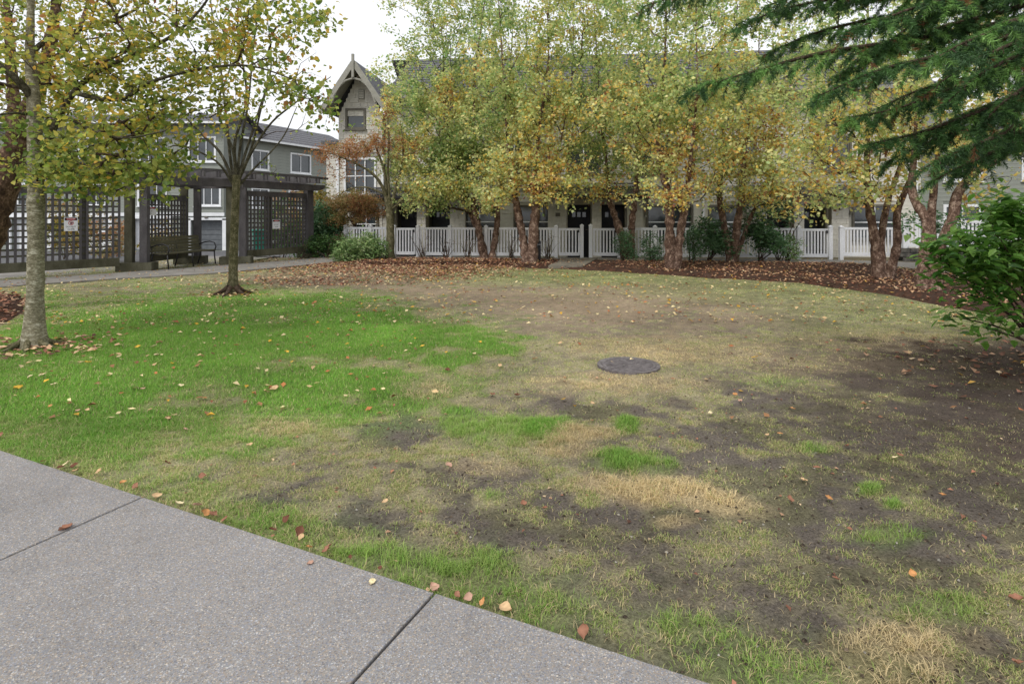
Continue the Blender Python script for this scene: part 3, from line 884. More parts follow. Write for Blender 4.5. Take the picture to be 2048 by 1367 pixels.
# ---- the grey-green block across the drive
gb = empty('apartment_block', (-40.0, 40.0, -0.85), 0.0)
tag(gb, 'grey green block with white window trim across the drive behind the pergola', 'house')
GL = 19.95                                                   # u 0..21.6  -> x -40..-18.4
gdoors = [(1.2, 3.8, 0, 2.2), (5.2, 7.8, 0, 2.2), (9.4, 12.0, 0, 2.2), (13.6, 16.2, 0, 2.2), (17.7, 19.9, 0, 2.1)]
gwin = []
for c in (2.5, 6.6, 10.8, 15.0): gwin += [(c - .9, c + .9, 3.2, 4.55), (c - .8, c + .8, 6.2, 7.75)]
gwin += [(18.05, 19.65, 3.2, 4.55), (17.6, 19.3, 6.25, 7.8)]
gh = gdoors + gwin
wall_with_holes(gb, 0, GL, -.2, 8.9, 0, .2, gh, M_wall_grey)
MB().box((GL - .1, 2.7, 4.35), (.2, 5.0, 9.1)).box((.1, 2.7, 4.35), (.2, 5.0, 9.1)).box((GL / 2, 5.3, 4.35), (GL, .2, 9.1)).build('wall', M_wall_grey, gb)
boards(gb, ME_BOARD_G, 'siding_board', 0, GL, 0, 8.9, 0, .19, [(a - .13, b + .13, c - .13, d + .13) for a, b, c, d in gh] + [(0, GL, 2.36, 2.62)])
for a, b, c, d in gwin: window(gb, a, c, b - a, d - c, 0, M_white_trim, (3, 1), True, trim=.13)
MB().box((GL / 2, -.05, 2.5), (GL + .1, .1, .24)).build('belt_trim', M_white_trim, gb)
for a, b, c, d in gdoors:
    m = MB().box((a - .12, -.06, 1.1), (.24, .12, 2.2)).box((b + .12, -.06, 1.1), (.24, .12, 2.2)).box(((a + b) / 2, -.06, d + .09), (b - a + .48, .12, .18))
    m.build('door_frame', M_white_trim, gb)
    near = a > 17
    gd = MB().box(((a + b) / 2, .34, d / 2), (b - a, .05, d)).build('garage_door', M_garage if near else M_white_trim, gb)
    for j in range(6):
        MB().box(((a + b) / 2, .30, .2 + j * d / 6), (b - a - .1, .03, d / 6 - .05)).build('door_panel', M_garage if near else M_white_trim, gd)
lamp = MB().box((18.8, -.14, 2.30), (.22, .1, .12)).build('wall_lamp', M_frame_dark, gb)
for j in range(8):
    a, b = j / 8, (j + 1) / 8
    MB().add([(-.5, -.6 + 3.3 * a, 8.8 + 1.1 * a + .03), (GL + .5, -.6 + 3.3 * a, 8.8 + 1.1 * a + .03), (GL + .5, -.6 + 3.3 * b + .05, 8.8 + 1.1 * b + .02), (-.5, -.6 + 3.3 * b + .05, 8.8 + 1.1 * b + .02),
              (-.5, -.6 + 3.3 * a, 8.8 + 1.1 * a - .03), (GL + .5, -.6 + 3.3 * a, 8.8 + 1.1 * a - .03)], [(0, 1, 2, 3), (4, 5, 1, 0)]).build('roof_course', M_roof, gb)
MB().add([(-.5, 2.7, 9.9), (GL + .5, 2.7, 9.9), (GL + .5, 6, 8.8), (-.5, 6, 8.8)], [(0, 1, 2, 3)]).add([(GL, 0, 8.9), (GL, 5.4, 8.9), (GL, 2.7, 9.85)], [(0, 1, 2)]).build('roof', M_roof, gb)
MB().box((GL / 2, -.62, 8.8), (GL + 1.1, .12, .14)).build('gutter', M_white_trim, gb)

# its neighbour further along the drive, seen at a slant
nb_a = math.atan2(9.0, 4.2)
nb = empty('apartment_block', (-19.9, 42.6, -0.85), nb_a)
tag(nb, 'low grey block with dark pitched roof seen at a slant past the pergola end', 'house')
NL = 13.0
nw = [(.8, 2.2, 6.0, 7.3), (4.6, 6.6, 6.0, 7.4), (9.5, 11.5, 6.0, 7.5), (.8, 2.2, 3.1, 4.4), (4.4, 7.6, 3.1, 4.4), (9.5, 11.5, 3.1, 4.4)]
wall_with_holes(nb, 0, NL, -.2, 8.2, 0, .2, nw, M_wall_grey)
MB().box((.1, 4.2, 4), (.2, 8, 8.4)).box((NL - .1, 4.2, 4), (.2, 8, 8.4)).box((NL / 2, 8.3, 4), (NL, .2, 8.4)).build('wall', M_wall_grey, nb)
boards(nb, ME_BOARD_G, 'siding_board', 0, NL, 0, 8.2, 0, .24, [(a - .13, b + .13, c - .13, d + .13) for a, b, c, d in nw])
for a, b, c, d in nw: window(nb, a, c, b - a, d - c, 0, M_white_trim, (2, 1), True, trim=.13)
for j in range(8):
    a, b = j / 8, (j + 1) / 8
    MB().add([(-.5, -.6 + 4.8 * a, 8.1 + 2.2 * a + .03), (NL + .5, -.6 + 4.8 * a, 8.1 + 2.2 * a + .03), (NL + .5, -.6 + 4.8 * b + .05, 8.1 + 2.2 * b + .02), (-.5, -.6 + 4.8 * b + .05, 8.1 + 2.2 * b + .02),
              (-.5, -.6 + 4.8 * a, 8.1 + 2.2 * a - .03), (NL + .5, -.6 + 4.8 * a, 8.1 + 2.2 * a - .03)], [(0, 1, 2, 3), (4, 5, 1, 0)]).build('roof_course', M_roof, nb)
MB().add([(-.5, 4.2, 10.3), (NL + .5, 4.2, 10.3), (NL + .5, 9, 8.1), (-.5, 9, 8.1)], [(0, 1, 2, 3)]).add([(0, 0, 8.2), (0, 8.4, 8.2), (0, 4.2, 10.2)], [(0, 1, 2)]).build('roof', M_roof, nb)
MB().box((NL / 2, -.62, 8.1), (NL + 1.1, .12, .14)).build('gutter', M_white_trim, nb)

# a grey house beyond the right end of the fence
rh = empty('house', (20.5, 29.0, 0.0), R(-14))
tag(rh, 'grey house with white trim glimpsed past the leaning birch stem', 'house')
rw = [(1.2, 2.6, 3.4, 4.7), (4.5, 6.0, 3.4, 4.7), (1.2, 2.6, .7, 2.0), (4.5, 6.0, .7, 2.0)]
wall_with_holes(rh, 0, 12, -.6, 5.4, 0, .2, rw, M_wall_grey)
MB().box((.1, 4, 2.4), (.2, 7.6, 6)).box((11.9, 4, 2.4), (.2, 7.6, 6)).box((6, 7.9, 2.4), (12, .2, 6)).build('wall', M_wall_grey, rh)
boards(rh, ME_BOARD_G, 'siding_board', 0, 12, -.3, 5.4, 0, .2, [(a - .13, b + .13, c - .13, d + .13) for a, b, c, d in rw])
for a, b, c, d in rw: window(rh, a, c, b - a, d - c, 0, M_white_trim, (2, 1), True, trim=.13)
MB().add([(-.5, -.6, 5.3), (12.5, -.6, 5.3), (12.5, 4, 7.4), (-.5, 4, 7.4)], [(0, 1, 2, 3)]).add([(-.5, 4, 7.4), (12.5, 4, 7.4), (12.5, 8.6, 5.3), (-.5, 8.6, 5.3)], [(0, 1, 2, 3)]).add([(0, 0, 5.4), (0, 8, 5.4), (0, 4, 7.35)], [(0, 1, 2)]).build('roof', M_roof, rh)
MB().box((6, -.62, 5.32), (13.1, .1, .16)).build('gutter', M_white_trim, rh)

# ================================================================== WHITE FENCE
ME_PICK = MB().box((0, 0, .5), (.058, .024, 1)).mesh('picket', M_white)
def post(parent, p, h):
    m = MB().box((p[0], p[1], h / 2), (.125, .125, h), rz=parent['_a'])
    m.box((p[0], p[1], h + .012), (.15, .15, .03), rz=parent['_a'])
    b = .068
    ca, sa = math.cos(parent['_a']), math.sin(parent['_a'])
    c = [(p[0] + x * ca - y * sa, p[1] + x * sa + y * ca, h + .027) for x, y in ((-b, -b), (b, -b), (b, b), (-b, b))]
    m.add(c + [(p[0], p[1], h + .075)], [(0, 1, 4), (1, 2, 4), (2, 3, 4), (3, 0, 4)])
    return m.build('post', M_white, parent)
def panel(parent, a, b, z0=.13, z1=1.09, pitch=.118):
    a, b = np.array(a, float), np.array(b, float)
    d = b - a; Ln = np.hypot(*d[:2]); an = math.atan2(d[1], d[0])
    for zz, hh in ((z1, .085), (z0, .12)):
        MB().bar((a[0], a[1], zz), (b[0], b[1], zz), .05, hh).build('rail', M_white, parent)
    n = max(2, int(round(Ln / pitch)))
    for i in range(1, n):
        q = a + d * i / n
        link('picket', ME_PICK, parent, (q[0], q[1], z0 + .05), (0, 0, an), (1, 1, z1 - z0 - .09))
def fence_at(px, off=0.0):
    """point on the fence line seen at photograph column px"""
    k = (px - 1024) / FPX
    y = (22.0 - .089 * 4.0) / (1 + .089 * k)
    return np.array((k * y, y + off))
def fence_thing(name, label, cat, pts, ends=(True, True), group=None, pitch=.118, z0=.13, z1=1.09, ph=1.16):
    o = empty(name, (0, 0, 0)); tag(o, label, cat, group)
    d = np.array(pts[-1]) - np.array(pts[0])
    o['_a'] = math.atan2(d[1], d[0])
    for i, p in enumerate(pts):
        if (i == 0 and not ends[0]) or (i == len(pts) - 1 and not ends[1]): continue
        post(o, p, ph)
    for a, b in zip(pts[:-1], pts[1:]): panel(o, a, b, z0, z1, pitch)
    return o
F = fence_at
fence_thing('picket_fence', 'white picket fence behind the rounded rhododendron, left of the maple trunk', 'fence', [F(684, .5), F(735, .45), F(784, .4)])
fence_thing('picket_fence', 'white picket fence behind the leftmost birch stems, right of the left gate', 'fence', [F(836), F(900), F(972), F(1045), F(1112)])
fence_thing('picket_fence', 'white picket fence half hidden by green shrubs, right of the paired gates', 'fence', [F(1238), F(1310), F(1385), F(1455), F(1530), F(1597)])
fence_thing('picket_fence', 'white picket fence right of the last gate, behind the two rightmost birches', 'fence', [F(1682), F(1748), F(1812)], z0=.2, z1=1.12)
def gate(a, b, label):
    o = empty('fence_gate', (0, 0, 0)); tag(o, label, 'gate')
    a, b = np.array(a), np.array(b)
    o['_a'] = math.atan2(*(b - a)[::-1])
    panel(o, a, b, .15, 1.07, .112)
    for q in (a, b): MB().box((q[0], q[1], .61), (.07, .045, 1.0), rz=o['_a']).build('stile', M_white, o)
    MB().box((*(b * .96 + a * .04 + np.array((0, -.04)))[:2], 1.0), (.06, .03, .1), rz=o['_a']).build('latch', M_black_metal, o)
gate(F(794), F(829), 'white picket gate beside the maple trunk, leftmost of the gates')
gate(F(1119), F(1158), 'white picket gate straight behind the grey stepping pad, left of the double posts')
gate(F(1188), F(1233), 'white picket gate by the leaning birch stem, right of the double posts')
gate(F(1604), F(1655), 'white picket gate left of the double post near the right end of the fence')
for px, lab in ((788, 'white capped gate post touching the maple trunk'), (1163.5, 'left one of the two white posts behind the stepping pad'), (1181, 'right one of the two white posts behind the stepping pad'),
                (1660, 'white gate post at the right gate, left one of that pair')):
    o = empty('gate_post', (0, 0, 0)); tag(o, lab, 'post'); o['_a'] = -.089
    p = F(px, -.02); post(o, p, 1.2 if 1100 < px < 1200 else 1.17)

# stone retaining wall at the right end
sw = empty('stone_wall', (0, 0, 0)); tag(sw, 'low dark stone retaining wall under the fence between the right birches', 'wall')
A, B = np.array((13.55, 20.0)), np.array((18.2, 18.4))
for r_ in range(3):
    t = -.1 * r_
    while t < 4.7:
        w_ = random.uniform(.3, .5)
        c = A + (B - A) * (t + w_ / 2) / 4.92
        h_ = .15
        m = MB().box((c[0] + random.uniform(-.01, .01), c[1] + random.uniform(-.03, .03), .0 + r_ * .155 + h_ / 2), (w_ - .02, .34, h_ - .012), rz=math.atan2(-1.6, 4.65))
        m.build('stone', M_stone, sw)
        t += w_
MB().bar((*(A + (B - A) * .5 - (B - A) * .5 + np.array((0, .24))), .22), (*(B + np.array((0, .24))), .22), .2, .44).build('core', M_stone, sw)
o = empty('picket_fence'); tag(o, 'white picket fence standing on the dark stone wall at the right', 'fence'); o['_a'] = math.atan2(-1.6, 4.65)
pts = [A + (B - A) * t for t in (0.02, .35, .68, .99)]
for p in pts:
    ps = MB().box((p[0], p[1], .46 + .5), (.12, .12, 1.0), rz=o['_a']).box((p[0], p[1], 1.475), (.15, .15, .03), rz=o['_a']).build('post', M_white, o)
for a, b in zip(pts[:-1], pts[1:]): panel(o, a, b, .56, 1.38, .11)

# ================================================================== PERGOLA
pg = empty('pergola', (-10.5, 16.6, 0)); tag(pg, 'dark grey timber pergola with lattice screens along the walk at the left', 'pergola')
PO = np.array((-10.5, 16.6, 0.0))
def pl(p): return (p[0] - PO[0], p[1] - PO[1], p[2] if len(p) > 2 else 0.0)
A0 = np.array((-13.75, 12.9)); A1 = np.array((-10.82, 16.6)); Bq = np.array((-10.75, 19.25)); Cq = np.array((-9.1, 19.0)); Dq = np.array((-7.75, 21.9))
def pair(c, ang, zt=2.52, z0=0.0):
    """two posts on one plinth"""
    u = np.array((math.cos(ang), math.sin(ang)))
    pln = MB().box(pl((c[0], c[1], z0 + .11)), (.95, .45, .26), rz=ang)
    pln.build('plinth', M_pergola_moss, pg)
    for s in (-1, 1):
        q = c + u * s * .20
        MB().box(pl((q[0], q[1], z0 + .24 + (zt - .24) / 2)), (.2, .2, zt - .24), rz=ang).build('post', M_pergola_moss if s < 0 else M_pergola, pg)
dir_ = lambda a, b: math.atan2(*(b - a)[::-1])
pair(A0, dir_(A0, A1)); pair(A1, 0.15); pair(Bq, .25); pair(Cq, .2)
MB().box(pl((Dq[0], Dq[1], .08)), (.6, .6, .16), rz=1.1).build('plinth', M_pergola_moss, pg)
MB().box(pl((Dq[0], Dq[1], 1.33)), (.3, .22, 2.4), rz=1.1).build('post', M_pergola, pg)

ME_SL = MB().box((0, 0, .5), (.056, .03, 1)).mesh('slat', M_pergola)
ME_SLM = MB().box((0, 0, .5), (.05, .03, 1)).mesh('slat', M_pergola_moss)
def lattice(a, b, z0, z1, pitch, post_mid=(), zt=None):
    a, b = np.array(a), np.array(b)
    an = dir_(a, b); Ln = np.hypot(*(b - a)); u = (b - a) / Ln
    f = MB()
    c = (a + b) / 2
    f.box(pl((c[0], c[1], z0 - .12)), (Ln, .07, .24), rz=an)
    f.build('bottom_board', M_pergola_moss, pg)
    lp = MB().box(pl((c[0], c[1], z1 + .09)), (Ln, .09, .18), rz=an).build('lattice_panel', M_pergola, pg)
    n = int(Ln / pitch)
    for i in range(n + 1):
        q = a + u * (Ln * i / n)
        p = pl((q[0], q[1], z0))
        link('slat', ME_SL, lp, p, (0, 0, an), (1.0 if i % 99 else 1.6, 1, z1 - z0))
    nz = int((z1 - z0) / pitch)
    nrm = np.array((-u[1], u[0])) * .032
    for j in range(1, nz):
        zz = z0 + (z1 - z0) * j / nz
        q = a + nrm
        o = link('slat', ME_SLM, lp, pl((q[0], q[1], zz)), (0, R(90), an), (1, 1, Ln))
    for t in post_mid:
        q = a + u * Ln * t
        MB().box(pl((q[0] + nrm[0] * 4, q[1] + nrm[1] * 4, (z0 + z1) / 2)), (.16, .16, z1 - z0 + .3), rz=an).build('mid_post', M_pergola, pg)
    return lp
uA = (A1 - A0) / np.hypot(*(A1 - A0))
lattice(A0 + uA * .35, A1 - uA * .45, .40, 2.16, .148, (.28, .55, .8))
uB = (Bq - A1) / np.hypot(*(Bq - A1))
lattice(A1 + uB * .25 + np.array((-.05, 0)), Bq - uB * .25, .44, 2.05, .145)
uC = (Dq - Cq) / np.hypot(*(Dq - Cq))
lattice(Cq + uC * .42, Dq - uC * .15, .42, 2.24, .142, (.36,))
# beams, in two levels, ends cut back to a curve
def beam(a, b, z, h=.24, w=.09, ext=.0, tail=False):
    a, b = np.array(a, float), np.array(b, float)
    u = (b - a) / np.hypot(*(b - a))
    a2, b2 = a - u * ext, b + u * ext
    m = MB().bar(pl((*a2, z)), pl((*b2, z)), w, h)
    if tail:
        nn = np.array((-u[1], u[0])) * w / 2
        poly = [(0, h / 2), (.55, h / 2), (.55, h * .12), (.45, -h * .2), (.25, -h * .42), (0, -h / 2)]
        for e, s in ((b2, 1),):
            fa = lambda p, q: pl((*(e + u * p * s + nn), z + q)); fb = lambda p, q: pl((*(e + u * p * s - nn), z + q))
            m.prism(poly, fa, fb)
    return m.build('beam', M_pergola, pg)
for off in (-.15, .15):
    for a, b, t in ((A0, A1, False), (A1, Cq, False), (Cq, Dq, True)):
        u = (b - a) / np.hypot(*(b - a)); nrm = np.array((-u[1], u[0])) * off
        beam(a + nrm, b + nrm, 2.64 + (0.004 if off > 0 else 0), ext=.12, tail=t)
beam(A1, Bq, 2.62, ext=.3); beam(Bq, Cq, 2.60, ext=.25)
line = [A0, A1, Cq, Dq]
for a, b in zip(line[:-1], line[1:]):                                     # purlins on rafters
    u = (b - a) / np.hypot(*(b - a)); nn = np.array((u[1], -u[0]))
    Ln = np.hypot(*(b - a))
    k = 0
    s = .1
    while s < Ln + .2:
        q = a + u * s
        e0, e1 = q - nn * 1.5, q + nn * .75
        if (e1 - e0)[0] < 0: pass
        MB().bar(pl((*e0, 2.86)), pl((*e1, 2.86)), .06, .17).build('rafter', M_pergola, pg)
        s += .48
    for d_ in (.62, -.55, -1.3):
        MB().bar(pl((*(a + nn * d_ - u * .1), 2.985 + .003 * (d_ > 0))), pl((*(b + nn * d_ + u * .35), 2.985)), .07, .08).build('purlin', M_pergola, pg)

# notices on the lattice
def notice(c, an, w, h, label, lines, round_=False):
    o = empty('notice', tuple(c), an); tag(o, label, 'sign')
    MB().box((0, 0, 0), (w, .006, h)).build('plate', M_white, o)
    hd = MB().box((0, -.0055, h * .36), (w * .9, .004, h * .2)).build('header', M_black, o)
    m = MB(); n_ = 20
    m.add([(w * .36 * math.cos(2 * math.pi * i / n_), -.0095, h * .36 + h * .075 * math.sin(2 * math.pi * i / n_)) for i in range(n_)], [tuple(range(n_))])
    m.build('oval', M_red, hd)
    def word(t, z, sz, mt, dy):
        cu = bpy.data.curves.new('lettering', 'FONT'); cu.body = t; cu.size = sz; cu.align_x = 'CENTER'; cu.align_y = 'CENTER'
        cu.materials.append(mt)
        t_o = bpy.data.objects.new('lettering', cu); COL.objects.link(t_o)
        me = bpy.data.meshes.new_from_object(t_o.evaluated_get(bpy.context.evaluated_depsgraph_get()))
        bpy.data.objects.remove(t_o)
        me.materials.clear(); me.materials.append(mt)
        link('lettering', me, o, (0, dy, z), (R(90), 0, 0))
    word('DANGER', h * .36, h * .12, M_white, -.012)
    for z_, t in lines: word(t, z_ * h, h * .15, M_black, -.006)
    if round_:
        m = MB()
        r0, r1 = h * .125, h * .16
        for i in range(24):
            a0, a1 = 2 * math.pi * i / 24, 2 * math.pi * (i + 1) / 24
            m.add([(r * math.cos(a), -.006, h * .08 + r * math.sin(a)) for r, a in ((r0, a0), (r1, a0), (r1, a1), (r0, a1))], [(0, 1, 2, 3)])
        m.add([(-.7 * r1, -.0062, h * .08 + .55 * r1), (-.55 * r1, -.0062, h * .08 + .7 * r1), (.7 * r1, -.0062, h * .08 - .55 * r1), (.55 * r1, -.0062, h * .08 - .7 * r1)], [(0, 1, 2, 3)])
        m.build('prohibition_ring', M_red, o)
        MB().box((0, -.0045, h * .07), (.03, .003, h * .17)).box((.02, -.0046, h * .1), (.05, .003, .02)).build('pictogram', M_black, o)
anA = dir_(A0, A1)
pc = A0 + (A1 - A0) * .665
nf = np.array((uA[1], -uA[0]))
notice((*(pc + nf * .06), 1.36), anA, .3, .37, 'white danger notice with a red ring on the long left lattice', [(-.2, 'DO NOT'), (-.38, 'CLIMB')], True)
anB = dir_(A1, Bq)
pc = A1 + (Bq - A1) * .18 + np.array((.07, 0))
notice((*pc, 1.72), anB - .0, .55, .26, 'white danger notice with two text lines above the bench', [(-.02, 'DO NOT'), (-.28, 'CLIMB')])
pc = Cq + (Dq - Cq) * .5
nf = np.array((uC[1], -uC[0]))
notice((*(pc + nf * .06), 1.28), dir_(Cq, Dq), .34, .33, 'small white danger notice on the right lattice before the teal cart', [(-.05, 'DO NOT'), (-.3, 'CLIMB')])

# ================================================================== BENCH, BOLLARD, CART, CONES
bc = (A1 + Bq) / 2 + np.array((.46, -.1))
be = empty('park_bench', (bc[0], bc[1], 0.02), dir_(A1, Bq) - R(8))
tag(be, 'slatted timber park bench with black metal arms inside the pergola', 'bench')
BL = 2.1                                                   # local x along the bench, -y is the front
for j in range(5): MB().box((0, -.06 - j * .1 + .02, .44 + .006 * abs(j - 2)), (BL, .088, .035)).build('seat_slat', M_bench_wood, be)
for j in range(5): MB().bar((-BL / 2, .075 + j * .022, .52 + j * .092), (BL / 2, .075 + j * .022, .52 + j * .092), .03, .082, up=(0, .2, 1)).build('back_slat', M_bench_wood, be)
for s in (-1, 0, 1):
    x = s * (BL / 2 - .04)
    fr = MB()
    fr.tube([(x, -.5, 0), (x, -.47, .25), (x, -.46, .42)], .022, 6).tube([(x, .14, 0), (x, .06, .25), (x, .03, .42)], .022, 6).tube([(x, -.48, .415), (x, .05, .415), (x, .09, .6), (x, .19, .95)], .02, 6)
    fr.build('leg_frame', M_black_metal, be, smooth=True)
    if s:
        MB().tube([(x, -.46, .42), (x, -.52, .55), (x, -.47, .68), (x, -.3, .73), (x, -.1, .70), (x, .12, .62)], .02, 8).build('arm', M_black_metal, be, smooth=True)
bo = empty('bollard_light', tuple(G(1078, 523))); tag(bo, 'slim black bollard light by the second birch clump', 'bollard')
MB().tube([(0, 0, 0), (0, 0, .58)], .065, 14).build('post', M_black_metal, bo)
MB().tube([(0, 0, .60), (0, 0, .70), (0, 0, .72)], (.07, .07, .03), 14).build('cap', M_black_metal, bo)
MB().tube([(0, 0, .575), (0, 0, .605)], .05, 14).build('lens', M_blind, bo)
ct = empty('waste_cart', (-9.85, 22.6, float(gz(-9.85, 22.6)) - .03), .5); tag(ct, 'teal wheeled waste cart behind the right lattice', 'cart')
m = MB(); a_, b_ = .26, .31
m.add([(-a_, -a_, .08), (a_, -a_, .08), (a_, a_, .08), (-a_, a_, .08), (-b_, -b_, 1.0), (b_, -b_, 1.0), (b_, b_, 1.0), (-b_, b_, 1.0)], [(0, 3, 2, 1), (0, 1, 5, 4), (1, 2, 6, 5), (2, 3, 7, 6), (3, 0, 4, 7)])
m.build('body', M_teal, ct)
MB().box((0, 0, 1.03), (.68, .70, .06)).box((0, .36, 1.0), (.5, .05, .05)).build('lid', M_teal, ct)
for s in (-1, 1): MB().tube([(s * .3, .24, .1), (s * .35, .24, .1)], .1, 12).build('wheel', M_black, ct)

# manhole cover in the lawn
mh = empty('manhole_cover', (MAN_C[0], MAN_C[1], -.014)); mh.scale = (.86, .86, .86); tag(mh, 'round cast iron drain cover with fine bars set in the lawn', 'drain cover')
N = 40
def ring(r0, r1, z0, z1):
    m = MB(); vs = []; fs = []
    for i in range(N):
        a = 2 * math.pi * i / N
        for r, z in ((r0, z0), (r0, z1), (r1, z1), (r1, z0)): vs.append((r * math.cos(a), r * math.sin(a), z))
    for i in range(N):
        j = (i + 1) % N
        for k in range(4): fs.append((4 * i + k, 4 * j + k, 4 * j + (k + 1) % 4, 4 * i + (k + 1) % 4))
    return m.add(vs, fs)
ring(.335, .385, -.06, .022).build('rim', M_iron, mh)
ring(.302, .330, -.05, .026).build('lid_edge', M_iron, mh)
MB().add([(.33 * math.cos(2 * math.pi * i / N), .33 * math.sin(2 * math.pi * i / N), .004) for i in range(N)], [tuple(range(N))]).build('plate', M_iron_dark, mh)
for i in range(13):
    v_ = -.276 + i * .046
    l_ = math.sqrt(max(.302 ** 2 - v_ ** 2, 0))
    MB().bar((-l_, v_, .018), (l_, v_, .018), .022, .02).build('bar', M_iron, mh).rotation_euler = (0, 0, R(-16))
for i in range(14):
    a = 2 * math.pi * i / 14 + .3; r = .12 if i % 2 else .21
    MB().box((r * math.cos(a), r * math.sin(a), .026), (.03, .022, .01)).build('stud', M_iron, mh)
# ================================================================== TREES
def tube_mesh(polys, k=6):
    """polys: list of (pts (n,3), rad (n,)) -> verts, quad faces"""
    V, Fc, base = [], [], 0
    ang = np.linspace(0, 2 * np.pi, k, endpoint=False)
    ca, sa = np.cos(ang), np.sin(ang)
    for pts, rad in polys:
        pts = np.asarray(pts, float); n = len(pts)
        if n < 2: continue
        t = np.empty_like(pts)
        t[1:-1] = pts[2:] - pts[:-2]; t[0] = pts[1] - pts[0]; t[-1] = pts[-1] - pts[-2]
        t /= np.linalg.norm(t, axis=1)[:, None] + 1e-9
        ref = np.array((0.83, 0.31, 0.46)) if abs(t[0] @ np.array((.83, .31, .46))) < .9 else np.array((-.3, .9, .1))
        u = np.cross(t, ref); u /= np.linalg.norm(u, axis=1)[:, None] + 1e-9
        w = np.cross(t, u)
        ring = pts[:, None] + (u[:, None] * ca[None, :, None] + w[:, None] * sa[None, :, None]) * np.asarray(rad)[:, None, None]
        V.append(ring.reshape(-1, 3))
        i = np.arange(n - 1)[:, None] * k; j = np.arange(k)[None]
        a = i + j; b = i + (j + 1) % k
        Fc.append((np.stack((a, b, b + k, a + k), 2).reshape(-1, 4)) + base)
        base += n * k
    return np.concatenate(V), np.concatenate(Fc)

def smooth_path(pts, rad, step=0.12):
    """Catmull-Rom through control points"""
    pts = np.asarray(pts, float); rad = np.asarray(rad, float)
    P_ = np.vstack((2 * pts[0] - pts[1], pts, 2 * pts[-1] - pts[-2]))
    out, ro = [], []
    for i in range(len(pts) - 1):
        p0, p1, p2, p3 = P_[i:i + 4]
        n = max(2, int(np.linalg.norm(p2 - p1) / step))
        t = np.linspace(0, 1, n, endpoint=False)[:, None]
        out.append(.5 * (2 * p1 + (p2 - p0) * t + (2 * p0 - 5 * p1 + 4 * p2 - p3) * t ** 2 + (3 * p1 - p0 - 3 * p2 + p3) * t ** 3))
        ro.append(rad[i] + (rad[i + 1] - rad[i]) * t[:, 0])
    out.append(pts[-1:]); ro.append(rad[-1:])
    return np.concatenate(out), np.concatenate(ro)

def leaf_frames(n, droop=0.4, flat=False):
    if flat:                                          # broad leaves held level, tips a little down
        t = rng.uniform(0, 2 * np.pi, n)
        a = np.stack((np.cos(t), np.sin(t), rng.normal(-.3, .3, n)), 1); b = np.stack((-np.sin(t), np.cos(t), rng.normal(0, .35, n)), 1)
        a /= np.linalg.norm(a, axis=1)[:, None]; b -= (b * a).sum(1)[:, None] * a; b /= np.linalg.norm(b, axis=1)[:, None]
        return a, b, np.cross(a, b)
    """random leaf axis + side + normal; leaves hang a little"""
    a = rng.normal(size=(n, 3)); a[:, 2] = a[:, 2] * .6 - droop
    a /= np.linalg.norm(a, axis=1)[:, None]
    b = rng.normal(size=(n, 3)); b -= (b * a).sum(1)[:, None] * a
    b /= np.linalg.norm(b, axis=1)[:, None]
    return a, b, np.cross(a, b)

def leaf_geom(p, size, width, cols, droop=.4, fine=False, flat=False):
    n = len(p)
    a, b, c = leaf_frames(n, droop, flat)
    s = size[:, None]
    if fine == 'tri':
        w = s * width
        v = np.stack((p - b * w * .5, p + b * w * .5 + c * s * .1, p + a * s), 1)
        f = np.array(((0, 1, 2),))
        k = 3
    elif fine:                                         # ovate leaf folded along its midrib
        w = s * width
        v = np.stack((p, p + a * s * .3 + b * w * .5 + c * s * .06, p + a * s * .68 + b * w * .36 + c * s * .07, p + a * s - c * s * .06,
                      p + a * s * .68 - b * w * .36 + c * s * .07, p + a * s * .3 - b * w * .5 + c * s * .06), 1)
        f = np.array(((0, 1, 2), (0, 2, 3), (0, 3, 4), (0, 4, 5)))
        k = 6
    else:
        w = s * width
        v = np.stack((p, p + a * s * .42 + b * w * .5 + c * s * .08, p + a * s, p + a * s * .42 - b * w * .5 + c * s * .08), 1)
        f = np.array(((0, 1, 2), (0, 2, 3)))
        k = 4
    faces = (f[None] + (np.arange(n) * k)[:, None, None]).reshape(-1, 3)
    return v.reshape(-1, 3), faces, np.repeat(cols, k, 0)

def pick_cols(n, palette, bias):
    """palette [(weight, rgb)], bias in 0..1 per leaf shifts along the list so neighbours agree"""
    w = np.array([q[0] for q in palette], float); w /= w.sum()
    cum = np.cumsum(w)
    t = np.clip(bias * .46 + rng.random(n) * .54 + rng.normal(0, .05, n), 0, .9999)
    idx = np.minimum(np.searchsorted(cum, t), len(palette) - 1)
    c = np.array([q[1] for q in palette])[idx]
    return c * rng.uniform(.7, 1.3, (n, 1)) * rng.uniform(.93, 1.07, (n, 3))

class Grown: pass

